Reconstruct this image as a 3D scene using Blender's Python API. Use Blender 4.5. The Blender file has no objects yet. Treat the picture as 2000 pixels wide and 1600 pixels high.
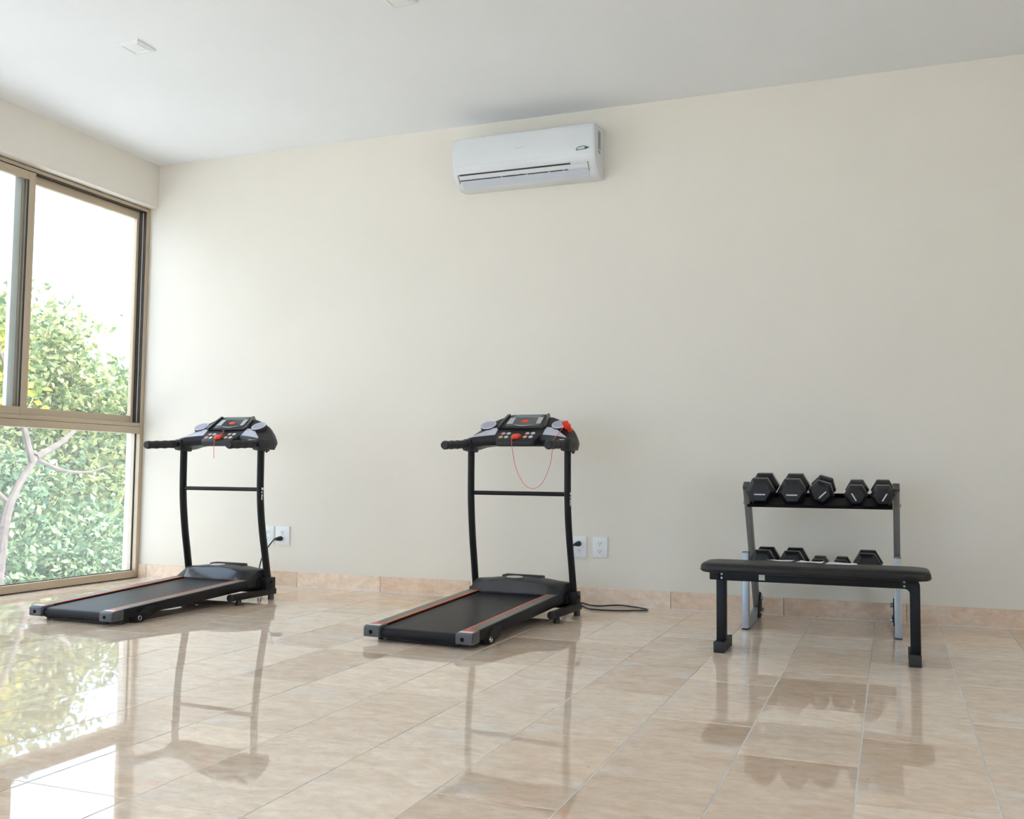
import bpy, bmesh, math, random
from mathutils import Vector, Matrix
random.seed(7)
S = bpy.context.scene
COL = S.collection
R = math.radians
PI = math.pi

# ------------------------------------------------------------------ camera
ROOM_H = 2.923
cam_d = bpy.data.cameras.new('camera')
cam_d.sensor_width = 36.0
cam_d.sensor_fit = 'HORIZONTAL'
cam_d.lens = 1915.3 / 2000 * 36
cam_d.clip_start = 0.05
cam_d.clip_end = 300
cam = bpy.data.objects.new('camera', cam_d)
COL.objects.link(cam)
yaw, pit, rol = -0.3688, 0.0651, 0.0095
fw = Vector((math.sin(yaw) * math.cos(pit), math.cos(yaw) * math.cos(pit), math.sin(pit)))
rt = Vector((math.cos(yaw), -math.sin(yaw), 0))
up = rt.cross(fw)
rt2 = rt * math.cos(rol) + up * math.sin(rol)
up2 = -rt * math.sin(rol) + up * math.cos(rol)
m = Matrix((rt2, up2, -fw)).transposed().to_4x4()
m.translation = Vector((4.8488, -5.5117, 0.75))
cam.matrix_world = m
S.camera = cam

# ------------------------------------------------------------------ world, sun, exposure
W = bpy.data.worlds.new('world')
S.world = W
W.use_nodes = True
wn = W.node_tree.nodes
wl = W.node_tree.links
wn.clear()
wo = wn.new('ShaderNodeOutputWorld')
wb = wn.new('ShaderNodeBackground')
wc = wn.new('ShaderNodeTexCoord')
wnz = wn.new('ShaderNodeTexNoise')
wnz.inputs['Scale'].default_value = 2.2
wnz.inputs['Detail'].default_value = 6
wr = wn.new('ShaderNodeValToRGB')
wr.color_ramp.elements[0].position = 0.38
wr.color_ramp.elements[0].color = (0.43, 0.655, 1.0, 1)
wr.color_ramp.elements[1].position = 0.62
wr.color_ramp.elements[1].color = (0.965, 0.97, 1.0, 1)
wl.new(wc.outputs['Generated'], wnz.inputs['Vector'])
wl.new(wnz.outputs['Fac'], wr.inputs['Fac'])
wl.new(wr.outputs['Color'], wb.inputs['Color'])
wb.inputs['Strength'].default_value = 3.3
wl.new(wb.outputs[0], wo.inputs[0])

sun_d = bpy.data.lights.new('sun', 'SUN')
sun_d.energy = 9.0
sun_d.angle = R(0.6)
sun_d.color = (1.0, 0.97, 0.92)
sun = bpy.data.objects.new('sun', sun_d)
COL.objects.link(sun)
sun.rotation_euler = Vector((-0.62, -0.22, -0.75)).to_track_quat('-Z', 'Y').to_euler()

S.view_settings.view_transform = 'Standard'
S.view_settings.look = 'None'
S.view_settings.gamma = 1.0
S.view_settings.use_curve_mapping = False
S.view_settings.exposure = 0.52
S.cycles.use_denoising = True
S.cycles.use_adaptive_sampling = True
S.cycles.adaptive_threshold = 0.2
S.cycles.adaptive_min_samples = 16
S.cycles.max_bounces = 6
S.cycles.diffuse_bounces = 4
S.cycles.glossy_bounces = 3
S.cycles.transparent_max_bounces = 12
S.cycles.caustics_reflective = False
S.cycles.caustics_refractive = False
S.cycles.sample_clamp_indirect = 12


# ------------------------------------------------------------------ materials
MATS = {}


def pbr(name, col, rough=0.5, metal=0.0, spec=0.5, var=0.0, scale=20.0, bump=0.0, bscale=200.0,
        coat=0.0, stretch=None):
    if name in MATS:
        return MATS[name]
    mt = bpy.data.materials.new(name)
    mt.use_nodes = True
    n = mt.node_tree.nodes
    l = mt.node_tree.links
    b = n['Principled BSDF']
    b.inputs['Base Color'].default_value = (*col, 1)
    b.inputs['Roughness'].default_value = rough
    b.inputs['Metallic'].default_value = metal
    b.inputs['Specular IOR Level'].default_value = spec
    b.inputs['Coat Weight'].default_value = coat
    tc = n.new('ShaderNodeTexCoord')
    src = tc.outputs['Object']
    if stretch:
        mp = n.new('ShaderNodeMapping')
        mp.inputs['Scale'].default_value = stretch
        l.new(src, mp.inputs['Vector'])
        src = mp.outputs['Vector']
    nz = n.new('ShaderNodeTexNoise')
    nz.inputs['Scale'].default_value = scale
    nz.inputs['Detail'].default_value = 4
    l.new(src, nz.inputs['Vector'])
    rp = n.new('ShaderNodeValToRGB')
    v = max(var, 0.01)
    rp.color_ramp.elements[0].position = 0.3
    rp.color_ramp.elements[1].position = 0.7
    rp.color_ramp.elements[0].color = (*[max(0, c * (1 - v)) for c in col], 1)
    rp.color_ramp.elements[1].color = (*[min(1, c * (1 + v)) for c in col], 1)
    l.new(nz.outputs['Fac'], rp.inputs['Fac'])
    l.new(rp.outputs['Color'], b.inputs['Base Color'])
    if bump > 0:
        nb = n.new('ShaderNodeTexNoise')
        nb.inputs['Scale'].default_value = bscale
        nb.inputs['Detail'].default_value = 3
        l.new(src, nb.inputs['Vector'])
        bp = n.new('ShaderNodeBump')
        bp.inputs['Strength'].default_value = bump
        bp.inputs['Distance'].default_value = 0.002
        l.new(nb.outputs['Fac'], bp.inputs['Height'])
        l.new(bp.outputs['Normal'], b.inputs['Normal'])
    MATS[name] = mt
    return mt


def travertine(name, base, alt, rough, per_object=True, vein=(6.5, 14.0, 14.0)):
    mt = bpy.data.materials.new(name)
    mt.use_nodes = True
    n = mt.node_tree.nodes
    l = mt.node_tree.links
    b = n['Principled BSDF']
    tc = n.new('ShaderNodeTexCoord')
    oi = n.new('ShaderNodeObjectInfo')
    mul = n.new('ShaderNodeMath')
    mul.operation = 'MULTIPLY'
    mul.inputs[1].default_value = 37.0
    l.new(oi.outputs['Random'], mul.inputs[0])
    add = n.new('ShaderNodeVectorMath')
    add.operation = 'ADD'
    l.new(tc.outputs['Object'], add.inputs[0])
    l.new(mul.outputs[0], add.inputs[1])
    mp = n.new('ShaderNodeMapping')
    mp.inputs['Scale'].default_value = vein
    l.new(add.outputs[0], mp.inputs['Vector'])
    n1 = n.new('ShaderNodeTexNoise')
    n1.inputs['Scale'].default_value = 1.0
    n1.inputs['Detail'].default_value = 9
    n1.inputs['Roughness'].default_value = 0.62
    n1.inputs['Distortion'].default_value = 0.7
    l.new(mp.outputs[0], n1.inputs['Vector'])
    n2 = n.new('ShaderNodeTexNoise')          # large cloudy patches
    n2.inputs['Scale'].default_value = 4.5
    n2.inputs['Detail'].default_value = 5
    l.new(add.outputs[0], n2.inputs['Vector'])
    r1 = n.new('ShaderNodeValToRGB')
    r1.color_ramp.elements[0].position = 0.30
    r1.color_ramp.elements[0].color = (*alt, 1)
    r1.color_ramp.elements[1].position = 0.66
    r1.color_ramp.elements[1].color = (*base, 1)
    l.new(n1.outputs['Fac'], r1.inputs['Fac'])
    # every tile has its own tone
    r2 = n.new('ShaderNodeValToRGB')
    cr = r2.color_ramp
    cr.elements[0].position = 0.0
    cr.elements[0].color = (0.82, 0.76, 0.71, 1)
    cr.elements[1].position = 1.0
    cr.elements[1].color = (1.10, 1.08, 1.06, 1)
    e = cr.elements.new(0.35)
    e.color = (0.95, 0.90, 0.85, 1)
    e = cr.elements.new(0.7)
    e.color = (1.0, 1.0, 1.0, 1)
    l.new(oi.outputs['Random'], r2.inputs['Fac'])
    mx = n.new('ShaderNodeMix')
    mx.data_type = 'RGBA'
    mx.blend_type = 'MULTIPLY'
    mx.inputs[0].default_value = 1.0
    l.new(r1.outputs['Color'], mx.inputs[6])
    l.new(r2.outputs['Color'], mx.inputs[7])
    r3 = n.new('ShaderNodeValToRGB')          # whitish mineral clouds
    r3.color_ramp.elements[0].position = 0.56
    r3.color_ramp.elements[0].color = (0, 0, 0, 1)
    r3.color_ramp.elements[1].position = 0.74
    r3.color_ramp.elements[1].color = (0.6, 0.6, 0.6, 1)
    l.new(n2.outputs['Fac'], r3.inputs['Fac'])
    mx2 = n.new('ShaderNodeMix')
    mx2.data_type = 'RGBA'
    mx2.inputs[7].default_value = (0.80, 0.76, 0.71, 1)
    l.new(r3.outputs['Color'], mx2.inputs[0])
    l.new(mx.outputs[2], mx2.inputs[6])
    # fine mottling
    n5 = n.new('ShaderNodeTexNoise')
    n5.inputs['Scale'].default_value = 34
    n5.inputs['Detail'].default_value = 4
    n5.inputs['Roughness'].default_value = 0.7
    mp5 = n.new('ShaderNodeMapping')
    mp5.inputs['Scale'].default_value = (0.6, 1.0, 1.0)
    l.new(add.outputs[0], mp5.inputs['Vector'])
    l.new(mp5.outputs[0], n5.inputs['Vector'])
    r5 = n.new('ShaderNodeValToRGB')
    r5.color_ramp.elements[0].position = 0.32
    r5.color_ramp.elements[0].color = (0.90, 0.87, 0.84, 1)
    r5.color_ramp.elements[1].position = 0.66
    r5.color_ramp.elements[1].color = (1.06, 1.06, 1.06, 1)
    l.new(n5.outputs['Fac'], r5.inputs['Fac'])
    mx5 = n.new('ShaderNodeMix')
    mx5.data_type = 'RGBA'
    mx5.blend_type = 'MULTIPLY'
    mx5.inputs[0].default_value = 1.0
    l.new(mx2.outputs[2], mx5.inputs[6])
    l.new(r5.outputs['Color'], mx5.inputs[7])
    # small dark pits
    n3 = n.new('ShaderNodeTexNoise')
    n3.inputs['Scale'].default_value = 70
    n3.inputs['Detail'].default_value = 2
    mp3 = n.new('ShaderNodeMapping')
    mp3.inputs['Scale'].default_value = (0.45, 1.2, 1.2)
    l.new(add.outputs[0], mp3.inputs['Vector'])
    l.new(mp3.outputs[0], n3.inputs['Vector'])
    r4 = n.new('ShaderNodeValToRGB')
    r4.color_ramp.elements[0].position = 0.215
    r4.color_ramp.elements[0].color = (0.55, 0.5, 0.45, 1)
    r4.color_ramp.elements[1].position = 0.26
    r4.color_ramp.elements[1].color = (1, 1, 1, 1)
    l.new(n3.outputs['Fac'], r4.inputs['Fac'])
    mx3 = n.new('ShaderNodeMix')
    mx3.data_type = 'RGBA'
    mx3.blend_type = 'MULTIPLY'
    mx3.inputs[0].default_value = 1.0
    l.new(mx5.outputs[2], mx3.inputs[6])
    l.new(r4.outputs['Color'], mx3.inputs[7])
    l.new(mx3.outputs[2], b.inputs['Base Color'])
    rr = n.new('ShaderNodeMapRange')
    rr.inputs['To Min'].default_value = rough
    rr.inputs['To Max'].default_value = rough * 2.0
    l.new(n2.outputs['Fac'], rr.inputs['Value'])
    l.new(rr.outputs[0], b.inputs['Roughness'])
    b.inputs['Specular IOR Level'].default_value = 0.45
    MATS[name] = mt
    return mt


def wallpaint(name, col):
    return pbr(name, col, rough=0.75, spec=0.25, var=0.012, scale=1.6)


def glassmat(name, dirt_haze):
    mt = bpy.data.materials.new(name)
    mt.use_nodes = True
    n = mt.node_tree.nodes
    l = mt.node_tree.links
    n.clear()
    o = n.new('ShaderNodeOutputMaterial')
    t = n.new('ShaderNodeBsdfTransparent')
    t.inputs['Color'].default_value = (0.95, 0.97, 0.96, 1)
    g = n.new('ShaderNodeBsdfGlossy')
    g.inputs['Roughness'].default_value = 0.0
    f = n.new('ShaderNodeLayerWeight')
    pw = n.new('ShaderNodeMath')
    pw.operation = 'POWER'
    pw.inputs[1].default_value = 5.0
    l.new(f.outputs['Facing'], pw.inputs[0])
    ma = n.new('ShaderNodeMath')
    ma.operation = 'MULTIPLY_ADD'
    ma.inputs[1].default_value = 0.96
    ma.inputs[2].default_value = 0.04
    l.new(pw.outputs[0], ma.inputs[0])
    mx = n.new('ShaderNodeMixShader')
    l.new(ma.outputs[0], mx.inputs[0])
    l.new(t.outputs[0], mx.inputs[1])
    l.new(g.outputs[0], mx.inputs[2])
    # dust film on the pane; on the upper sashes it also imitates overexposure haze
    d = n.new('ShaderNodeBsdfDiffuse')
    d.inputs['Color'].default_value = (0.85, 0.88, 0.88, 1)
    tr = n.new('ShaderNodeBsdfTranslucent')
    tr.inputs['Color'].default_value = (0.85, 0.9, 0.88, 1)
    dm = n.new('ShaderNodeMixShader')
    dm.inputs[0].default_value = 0.6
    l.new(d.outputs[0], dm.inputs[1])
    l.new(tr.outputs[0], dm.inputs[2])
    tc = n.new('ShaderNodeTexCoord')
    nz = n.new('ShaderNodeTexNoise')
    nz.inputs['Scale'].default_value = 2.5
    nz.inputs['Detail'].default_value = 5
    l.new(tc.outputs['Object'], nz.inputs['Vector'])
    rg = n.new('ShaderNodeMapRange')
    rg.inputs['From Min'].default_value = 0.3
    rg.inputs['From Max'].default_value = 0.7
    rg.inputs['To Min'].default_value = dirt_haze * 0.5
    rg.inputs['To Max'].default_value = dirt_haze * 1.5
    rg.inputs['Value'].default_value = 0.5
    m2 = n.new('ShaderNodeMixShader')
    l.new(rg.outputs[0], m2.inputs[0])
    l.new(mx.outputs[0], m2.inputs[1])
    l.new(dm.outputs[0], m2.inputs[2])
    l.new(m2.outputs[0], o.inputs[0])
    MATS[name] = mt
    return mt


def leafmat(name, cols):
    mt = bpy.data.materials.new(name)
    mt.use_nodes = True
    n = mt.node_tree.nodes
    l = mt.node_tree.links
    n.clear()
    o = n.new('ShaderNodeOutputMaterial')
    ge = n.new('ShaderNodeNewGeometry')
    rp = n.new('ShaderNodeValToRGB')
    cr = rp.color_ramp
    cr.elements[0].color = (*cols[0], 1)
    cr.elements[1].color = (*cols[-1], 1)
    for i, c in enumerate(cols[1:-1]):
        e = cr.elements.new((i + 1) / (len(cols) - 1))
        e.color = (*c, 1)
    l.new(ge.outputs['Random Per Island'], rp.inputs['Fac'])
    d = n.new('ShaderNodeBsdfPrincipled')
    d.inputs['Roughness'].default_value = 0.45
    t = n.new('ShaderNodeBsdfTranslucent')
    l.new(rp.outputs['Color'], d.inputs['Base Color'])
    l.new(rp.outputs['Color'], t.inputs['Color'])
    mx = n.new('ShaderNodeMixShader')
    mx.inputs[0].default_value = 0.4
    l.new(d.outputs[0], mx.inputs[1])
    l.new(t.outputs[0], mx.inputs[2])
    l.new(mx.outputs[0], o.inputs[0])
    MATS[name] = mt
    return mt


M_WALL = wallpaint('cream_wall_paint', (0.835, 0.778, 0.685))
M_CEIL = wallpaint('white_ceiling_paint', (0.915, 0.925, 0.935))
M_EXT = wallpaint('white_render', (0.85, 0.85, 0.84))
M_TILE = travertine('polished_travertine', (0.92, 0.79, 0.665), (0.80, 0.645, 0.505), 0.013)
M_BASE = travertine('honed_travertine', (0.95, 0.80, 0.66), (0.84, 0.66, 0.51), 0.35, vein=(14, 14, 22))
M_GROUT = pbr('pale_grout', (0.80, 0.79, 0.77), 0.6, var=0.06, scale=30)
M_ALU = pbr('champagne_aluminium', (0.52, 0.42, 0.305), 0.38, metal=0.3, var=0.04, scale=4)
M_TRACK = pbr('dark_window_track', (0.065, 0.05, 0.04), 0.5, var=0.2, scale=20)
M_GASKET = pbr('black_gasket', (0.02, 0.02, 0.02), 0.6)
M_GREYALU = pbr('pale_grey_aluminium', (0.82, 0.84, 0.82), 0.45)
M_GLASS = glassmat('window_glass', 0.03)  # film strengthened to paint bright haze over the outdoor view
M_GLASS_D = glassmat('dusty_window_glass', 0.06)
M_BLACK = pbr('black_powder_coat', (0.007, 0.007, 0.008), 0.45, spec=0.28, var=0.15, scale=40, bump=0.06, bscale=700)
M_PLASTIC = pbr('charcoal_plastic', (0.016, 0.016, 0.018), 0.45, spec=0.35, var=0.1, scale=30, bump=0.08, bscale=900)
M_GLOSS = pbr('glossy_charcoal_plastic', (0.028, 0.028, 0.034), 0.18, coat=0.3)
M_CAP = pbr('grey_plastic_cap', (0.075, 0.08, 0.09), 0.4, var=0.1, scale=20)
M_BELT = pbr('black_running_belt', (0.008, 0.008, 0.011), 0.40, spec=0.20, var=0.25, scale=9, bump=0.25, bscale=900)
M_GRIPSTRIP = pbr('grey_foot_rail', (0.17, 0.155, 0.14), 0.4, var=0.08, scale=30, bump=0.15, bscale=500)
M_ORANGE = pbr('orange_stripe', (0.85, 0.16, 0.03), 0.4)
M_RED = pbr('red_plastic', (0.85, 0.05, 0.02), 0.35)
M_REDCORD = pbr('red_cord', (0.80, 0.10, 0.08), 0.6)
M_STICK_R = pbr('red_warning_sticker', (0.62, 0.10, 0.06), 0.4, var=0.4, scale=120)
M_STICK_W = pbr('white_sticker', (0.72, 0.72, 0.72), 0.45, var=0.05, scale=90)
M_FOAM = pbr('black_foam_grip', (0.028, 0.028, 0.03), 0.75, var=0.2, scale=60, bump=0.3, bscale=600)
M_LAV = pbr('pale_lavender_plastic', (0.56, 0.56, 0.64), 0.35)
M_SILVER = pbr('silver_plastic', (0.52, 0.53, 0.54), 0.3, metal=0.3, var=0.06, scale=200)
M_LCD = pbr('dark_display_glass', (0.045, 0.055, 0.06), 0.12, coat=0.4)
M_BTN_P = pbr('pink_button', (0.70, 0.38, 0.34), 0.4)
M_BTN_G = pbr('pale_green_button', (0.55, 0.66, 0.64), 0.4)
M_BTN_O = pbr('peach_button', (0.75, 0.42, 0.28), 0.4)
M_BTN_W = pbr('grey_white_button', (0.60, 0.63, 0.66), 0.4)
M_RUBBER = pbr('black_rubber', (0.016, 0.016, 0.017), 0.55, var=0.2, scale=50, bump=0.1, bscale=500)
M_HEX = pbr('black_rubber_hex', (0.010, 0.010, 0.012), 0.32, spec=0.5, var=0.2, scale=50, bump=0.1, bscale=600)
M_WHITEPLASTIC = pbr('white_plastic', (0.74, 0.75, 0.76), 0.28, var=0.01)
M_ACSIDE = pbr('off_white_plastic', (0.77, 0.77, 0.74), 0.35, var=0.01)
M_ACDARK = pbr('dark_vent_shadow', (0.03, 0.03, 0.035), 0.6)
M_LABELGREY = pbr('grey_rating_label', (0.30, 0.30, 0.30), 0.5, var=0.35, scale=140)
M_GREEN = pbr('green_mark', (0.05, 0.16, 0.10), 0.5)
M_RACK_L = pbr('light_silver_paint', (0.40, 0.44, 0.49), 0.35, metal=0.45, var=0.04, scale=20)
M_RACK_D = pbr('grey_silver_paint', (0.21, 0.21, 0.205), 0.42, metal=0.3, var=0.06, scale=20)
M_DKGREY = pbr('dark_grey_plug', (0.07, 0.07, 0.068), 0.5)
M_STEEL = pbr('zinc_bolt', (0.42, 0.43, 0.42), 0.35, metal=0.8)
M_CHROME = pbr('chrome', (0.55, 0.55, 0.56), 0.2, metal=1.0)
M_MATTBLACK = pbr('matt_black_paint', (0.003, 0.003, 0.003), 0.6, spec=0.1)
M_VINYL = pbr('black_vinyl', (0.011, 0.010, 0.010), 0.40, spec=0.35, var=0.15, scale=15, bump=0.15, bscale=350)
M_PAPER = pbr('white_paper', (0.88, 0.89, 0.91), 0.5, var=0.03, scale=12)
M_WHITE = pbr('white_print', (0.78, 0.80, 0.80), 0.5)
M_PLATE = pbr('white_outlet_plate', (0.84, 0.85, 0.84), 0.35)
M_SLOT = pbr('dark_slot', (0.05, 0.05, 0.05), 0.6)
M_LIGHT = pbr('white_lamp_trim', (0.84, 0.84, 0.84), 0.4)
M_DIFF = pbr('opal_lamp_cover', (0.90, 0.90, 0.90), 0.25)
M_BARK = pbr('pale_bark', (0.13, 0.10, 0.09), 0.85, var=0.25, scale=14, bump=0.5, bscale=60)
M_BOUNCE_GROUND = pbr('pale_bounce_ground', (0.70, 0.70, 0.70), 0.9, var=0.2, scale=1.2)  # unseen ground, kept pale to bounce light up to the ceiling
M_LEAF_A = leafmat('green_leaves', [(0.07, 0.13, 0.06), (0.21, 0.27, 0.10), (0.36, 0.39, 0.16), (0.48, 0.46, 0.24)])
M_LEAF_B = leafmat('yellow_green_leaves', [(0.10, 0.18, 0.03), (0.26, 0.30, 0.04), (0.42, 0.38, 0.04), (0.50, 0.38, 0.06)])
M_LEAF_C = leafmat('dark_green_leaves', [(0.05, 0.11, 0.07), (0.15, 0.24, 0.13), (0.28, 0.37, 0.20), (0.42, 0.47, 0.28)])


# ------------------------------------------------------------------ mesh helpers
class MB:
    def __init__(s):
        s.v = []
        s.f = []

    def add(s, vs, fs):
        b = len(s.v)
        s.v += [tuple(v) for v in vs]
        s.f += [tuple(b + i for i in f) for f in fs]
        return s

    def box(s, x0, x1, y0, y1, z0, z1, mat=None):
        vs = [(x, y, z) for x in (x0, x1) for y in (y0, y1) for z in (z0, z1)]
        if mat is not None:
            vs = [mat @ Vector(v) for v in vs]
        return s.add(vs, [(0, 1, 3, 2), (4, 6, 7, 5), (0, 4, 5, 1), (2, 3, 7, 6), (0, 2, 6, 4), (1, 5, 7, 3)])

    def loft(s, rings, closed=True, caps=True):
        n = len(rings[0])
        vs = [p for r in rings for p in r]
        fs = []
        for i in range(len(rings) - 1):
            for j in range(n if closed else n - 1):
                k = (j + 1) % n
                fs.append((i * n + j, i * n + k, (i + 1) * n + k, (i + 1) * n + j))
        if caps and closed:
            fs.append(tuple(reversed(range(n))))
            fs.append(tuple((len(rings) - 1) * n + j for j in range(n)))
        return s.add(vs, fs)

    def prism(s, poly, a, b, axis='x'):
        def P(p, t):
            if axis == 'x':
                return (t, p[0], p[1])
            if axis == 'y':
                return (p[0], t, p[1])
            return (p[0], p[1], t)
        return s.loft([[P(p, a) for p in poly], [P(p, b) for p in poly]])

    def tube(s, pts, r, n=10, caps=True, r2=None, side=None):
        pts = [Vector(p) for p in pts]
        rs = r if isinstance(r, (list, tuple)) else [r] * len(pts)
        rings = []
        prev = Vector(side) if side else None
        for i, p in enumerate(pts):
            t = (pts[min(i + 1, len(pts) - 1)] - pts[max(i - 1, 0)]).normalized()
            if prev is None:
                prev = Vector((0, 0, 1)) if abs(t.z) < 0.9 else Vector((1, 0, 0))
            a = (prev - t * prev.dot(t)).normalized()
            b = t.cross(a)
            prev = a
            k = (r2 / rs[i]) if r2 else 1.0
            rings.append([p + a * math.cos(2 * PI * j / n) * rs[i] + b * math.sin(2 * PI * j / n) * rs[i] * k
                          for j in range(n)])
        return s.loft(rings, True, caps)

    def cyl(s, p0, p1, r0, r1=None, n=20):
        return s.tube([p0, p1], [r0, r0 if r1 is None else r1], n)

    def build(s, name, mat, parent=None, bevel=0.0, seg=2, angle=35, sub=0):
        me = bpy.data.meshes.new(name)
        bm = bmesh.new()
        vs = [bm.verts.new(v) for v in s.v]
        for f in s.f:
            try:
                bm.faces.new([vs[i] for i in f])
            except ValueError:
                pass
        bmesh.ops.recalc_face_normals(bm, faces=bm.faces)
        if bevel > 0:
            ed = [e for e in bm.edges if len(e.link_faces) == 2 and e.calc_face_angle(0) > R(28)]
            bmesh.ops.bevel(bm, geom=ed, offset=bevel, segments=seg, affect='EDGES', profile=0.6,
                            clamp_overlap=True)
        bm.to_mesh(me)
        bm.free()
        me.shade_smooth()
        me.set_sharp_from_angle(angle=R(angle))
        me.materials.append(mat)
        o = bpy.data.objects.new(name, me)
        COL.objects.link(o)
        if parent is not None:
            o.parent = parent
        return o


def tag(o, label=None, cat=None, group=None, kind=None):
    if label:
        o['label'] = label
    if cat:
        o['category'] = cat
    if group:
        o['group'] = group
    if kind:
        o['kind'] = kind
    return o


def thing(name, label, cat, loc=(0, 0, 0), rz=0.0, group=None):
    o = bpy.data.objects.new(name, None)
    o.empty_display_size = 0.1
    COL.objects.link(o)
    o.location = loc
    o.rotation_euler = (0, 0, rz)
    return tag(o, label, cat, group)


def struct(name, mb, mat, label=None, bevel=0.0):
    o = mb.build(name, mat, bevel=bevel)
    return tag(o, label, kind='structure')


def arc(cx, cy, r, a0, a1, n):
    return [(cx + r * math.cos(R(a0 + (a1 - a0) * i / n)), cy + r * math.sin(R(a0 + (a1 - a0) * i / n)))
            for i in range(n + 1)]


def spline(pts, k=8):
    pts = [Vector(p) for p in pts]
    out = []
    for i in range(len(pts) - 1):
        p0 = pts[max(i - 1, 0)]
        p1 = pts[i]
        p2 = pts[i + 1]
        p3 = pts[min(i + 2, len(pts) - 1)]
        for j in range(k):
            t = j / k
            out.append(0.5 * ((2 * p1) + (p2 - p0) * t + (2 * p0 - 5 * p1 + 4 * p2 - p3) * t * t
                              + (-p0 + 3 * p1 - 3 * p2 + p3) * t ** 3))
    out.append(pts[-1])
    return out


# ------------------------------------------------------------------ the room
XR, YN = 8.2, -7.6          # right wall, wall behind the camera
WX = -0.066                 # inner face of the window frames
struct('ceiling', MB().box(-0.215, XR + 0.15, YN - 0.15, 0.2, ROOM_H, ROOM_H + 0.22), M_CEIL,
       'plain white flat ceiling')
struct('wall_back', MB().box(-0.215, XR + 0.15, 0.0, 0.2, -0.3, ROOM_H), M_WALL, 'long plain cream wall behind the treadmills')
wr_ = MB()
wr_.box(XR, XR + 0.15, YN, 0.0, 2.612, ROOM_H)
wr_.box(XR, XR + 0.15, -3.40, 0.0, -0.3, 2.612)
wr_.box(XR, XR + 0.15, YN, -6.80, -0.3, 2.612)
struct('wall_right', wr_, M_WALL)
struct('added_sun_slab', MB().box(XR + 0.15, XR + 2.6, YN - 0.15, 0.2, ROOM_H + 0.02, ROOM_H + 0.2), M_EXT, 'added white slab, unseen, keeping sun off the right wall openings')  # unseen slab added to block sun from the right doors
wf_ = MB()
wf_.box(-0.3, XR + 0.15, YN - 0.15, YN, 2.612, ROOM_H)
wf_.box(-0.3, 0.2, YN - 0.15, YN, -0.3, 2.612)
wf_.box(3.40, XR + 0.15, YN - 0.15, YN, -0.3, 2.612)
struct('wall_front', wf_, M_WALL)
wl_ = MB()
wl_.box(-0.215, 0.0, YN, 0.0, 2.612, ROOM_H)
wl_.box(-0.215, 0.0, -2.25, -2.05, -0.3, 2.612)
wl_.box(-0.215, 0.0, YN, -4.30, -0.3, 2.612)
struct('wall_left', wl_, M_WALL, 'cream wall strip above the tall window')
struct('trim_1', MB().box(-0.245, -0.146, -4.30, 0.0, -0.3, 0.012), M_EXT, 'white ledge outside the window')

# floor: grout bed with travertine tiles laid in columns
floor = struct('floor', MB().box(-0.146, XR, YN, 0.0, -0.3, -0.0012), M_GROUT, 'polished beige travertine tile floor')
PX, PY, GR = 0.3089, 0.61, 0.0040
X_ANCH = 4.1416
offs = {0: -0.024, 1: -0.329, 2: -0.024, 3: -0.329, -1: -0.329}
tile_cache = {}


def tile_mesh(w, d):
    key = (round(w, 3), round(d, 3))
    if key not in tile_cache:
        mb = MB()
        b = 0.0005
        z0, z1 = -0.012, 0.0
        r0 = [(-w / 2, -d / 2, z0), (w / 2, -d / 2, z0), (w / 2, d / 2, z0), (-w / 2, d / 2, z0)]
        r1 = [(x, y, z1 - b) for x, y, z in r0]
        r2 = [(x - math.copysign(b, x), y - math.copysign(b, y), z1) for x, y, z in r0]
        mb.loft([r0, r1, r2])
        o = mb.build('tile', M_TILE)
        me = o.data
        bpy.data.objects.remove(o)
        tile_cache[key] = me
    return tile_cache[key]


tiles = []
k = -14
while True:
    x0 = X_ANCH + k * PX
    x1 = x0 + PX
    if x0 > XR:
        break
    xa, xb = max(x0, -0.064), min(x1, XR)
    if xb - xa > 0.03:
        if k in offs:
            o0 = offs[k]
        else:
            o0 = -0.024 if random.random() < 0.5 else -0.329
        ys = [-0.014]
        y = o0
        while y > YN:
            if ys[-1] - y > 0.05:
                ys.append(y)
            y -= PY
        if k == 1:
            ys = [-0.014, -0.634] + [v for v in ys if v < -0.7]
        ys.append(YN)
        for a, b in zip(ys[:-1], ys[1:]):
            tiles.append((xa, xb, b, a))
    k += 1
cx_, cy_ = 4.85, -5.51


def seen(t):
    x = (t[0] + t[1]) / 2 - cx_
    y = (t[2] + t[3]) / 2 - cy_
    d = x * fw.x + y * fw.y
    return d > 0.8 and abs(x * rt.x + y * rt.y) / d < 0.62


near = sorted([t for t in tiles if seen(t)], key=lambda t: (t[0] - cx_) ** 2 + (t[3] - cy_) ** 2)[:298]
near_set = set(near)
rest = MB()
for t in tiles:
    w, d = t[1] - t[0] - GR, t[3] - t[2] - GR
    c = ((t[0] + t[1]) / 2, (t[2] + t[3]) / 2)
    if t in near_set:
        o = bpy.data.objects.new('tile', tile_mesh(w, d))
        COL.objects.link(o)
        o.parent = floor
        o.location = (c[0], c[1], random.uniform(-0.0003, 0.0003))
        o.rotation_euler = (max(-.0018, min(.0018, random.gauss(0, 0.0009))), max(-.0018, min(.0018, random.gauss(0, 0.0009))), 0)
    else:
        rest.box(c[0] - w / 2, c[0] + w / 2, c[1] - d / 2, c[1] + d / 2, -0.012, 0)
if rest.v:
    tag(rest.build('tile_field', M_TILE, floor), kind='stuff')

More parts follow.
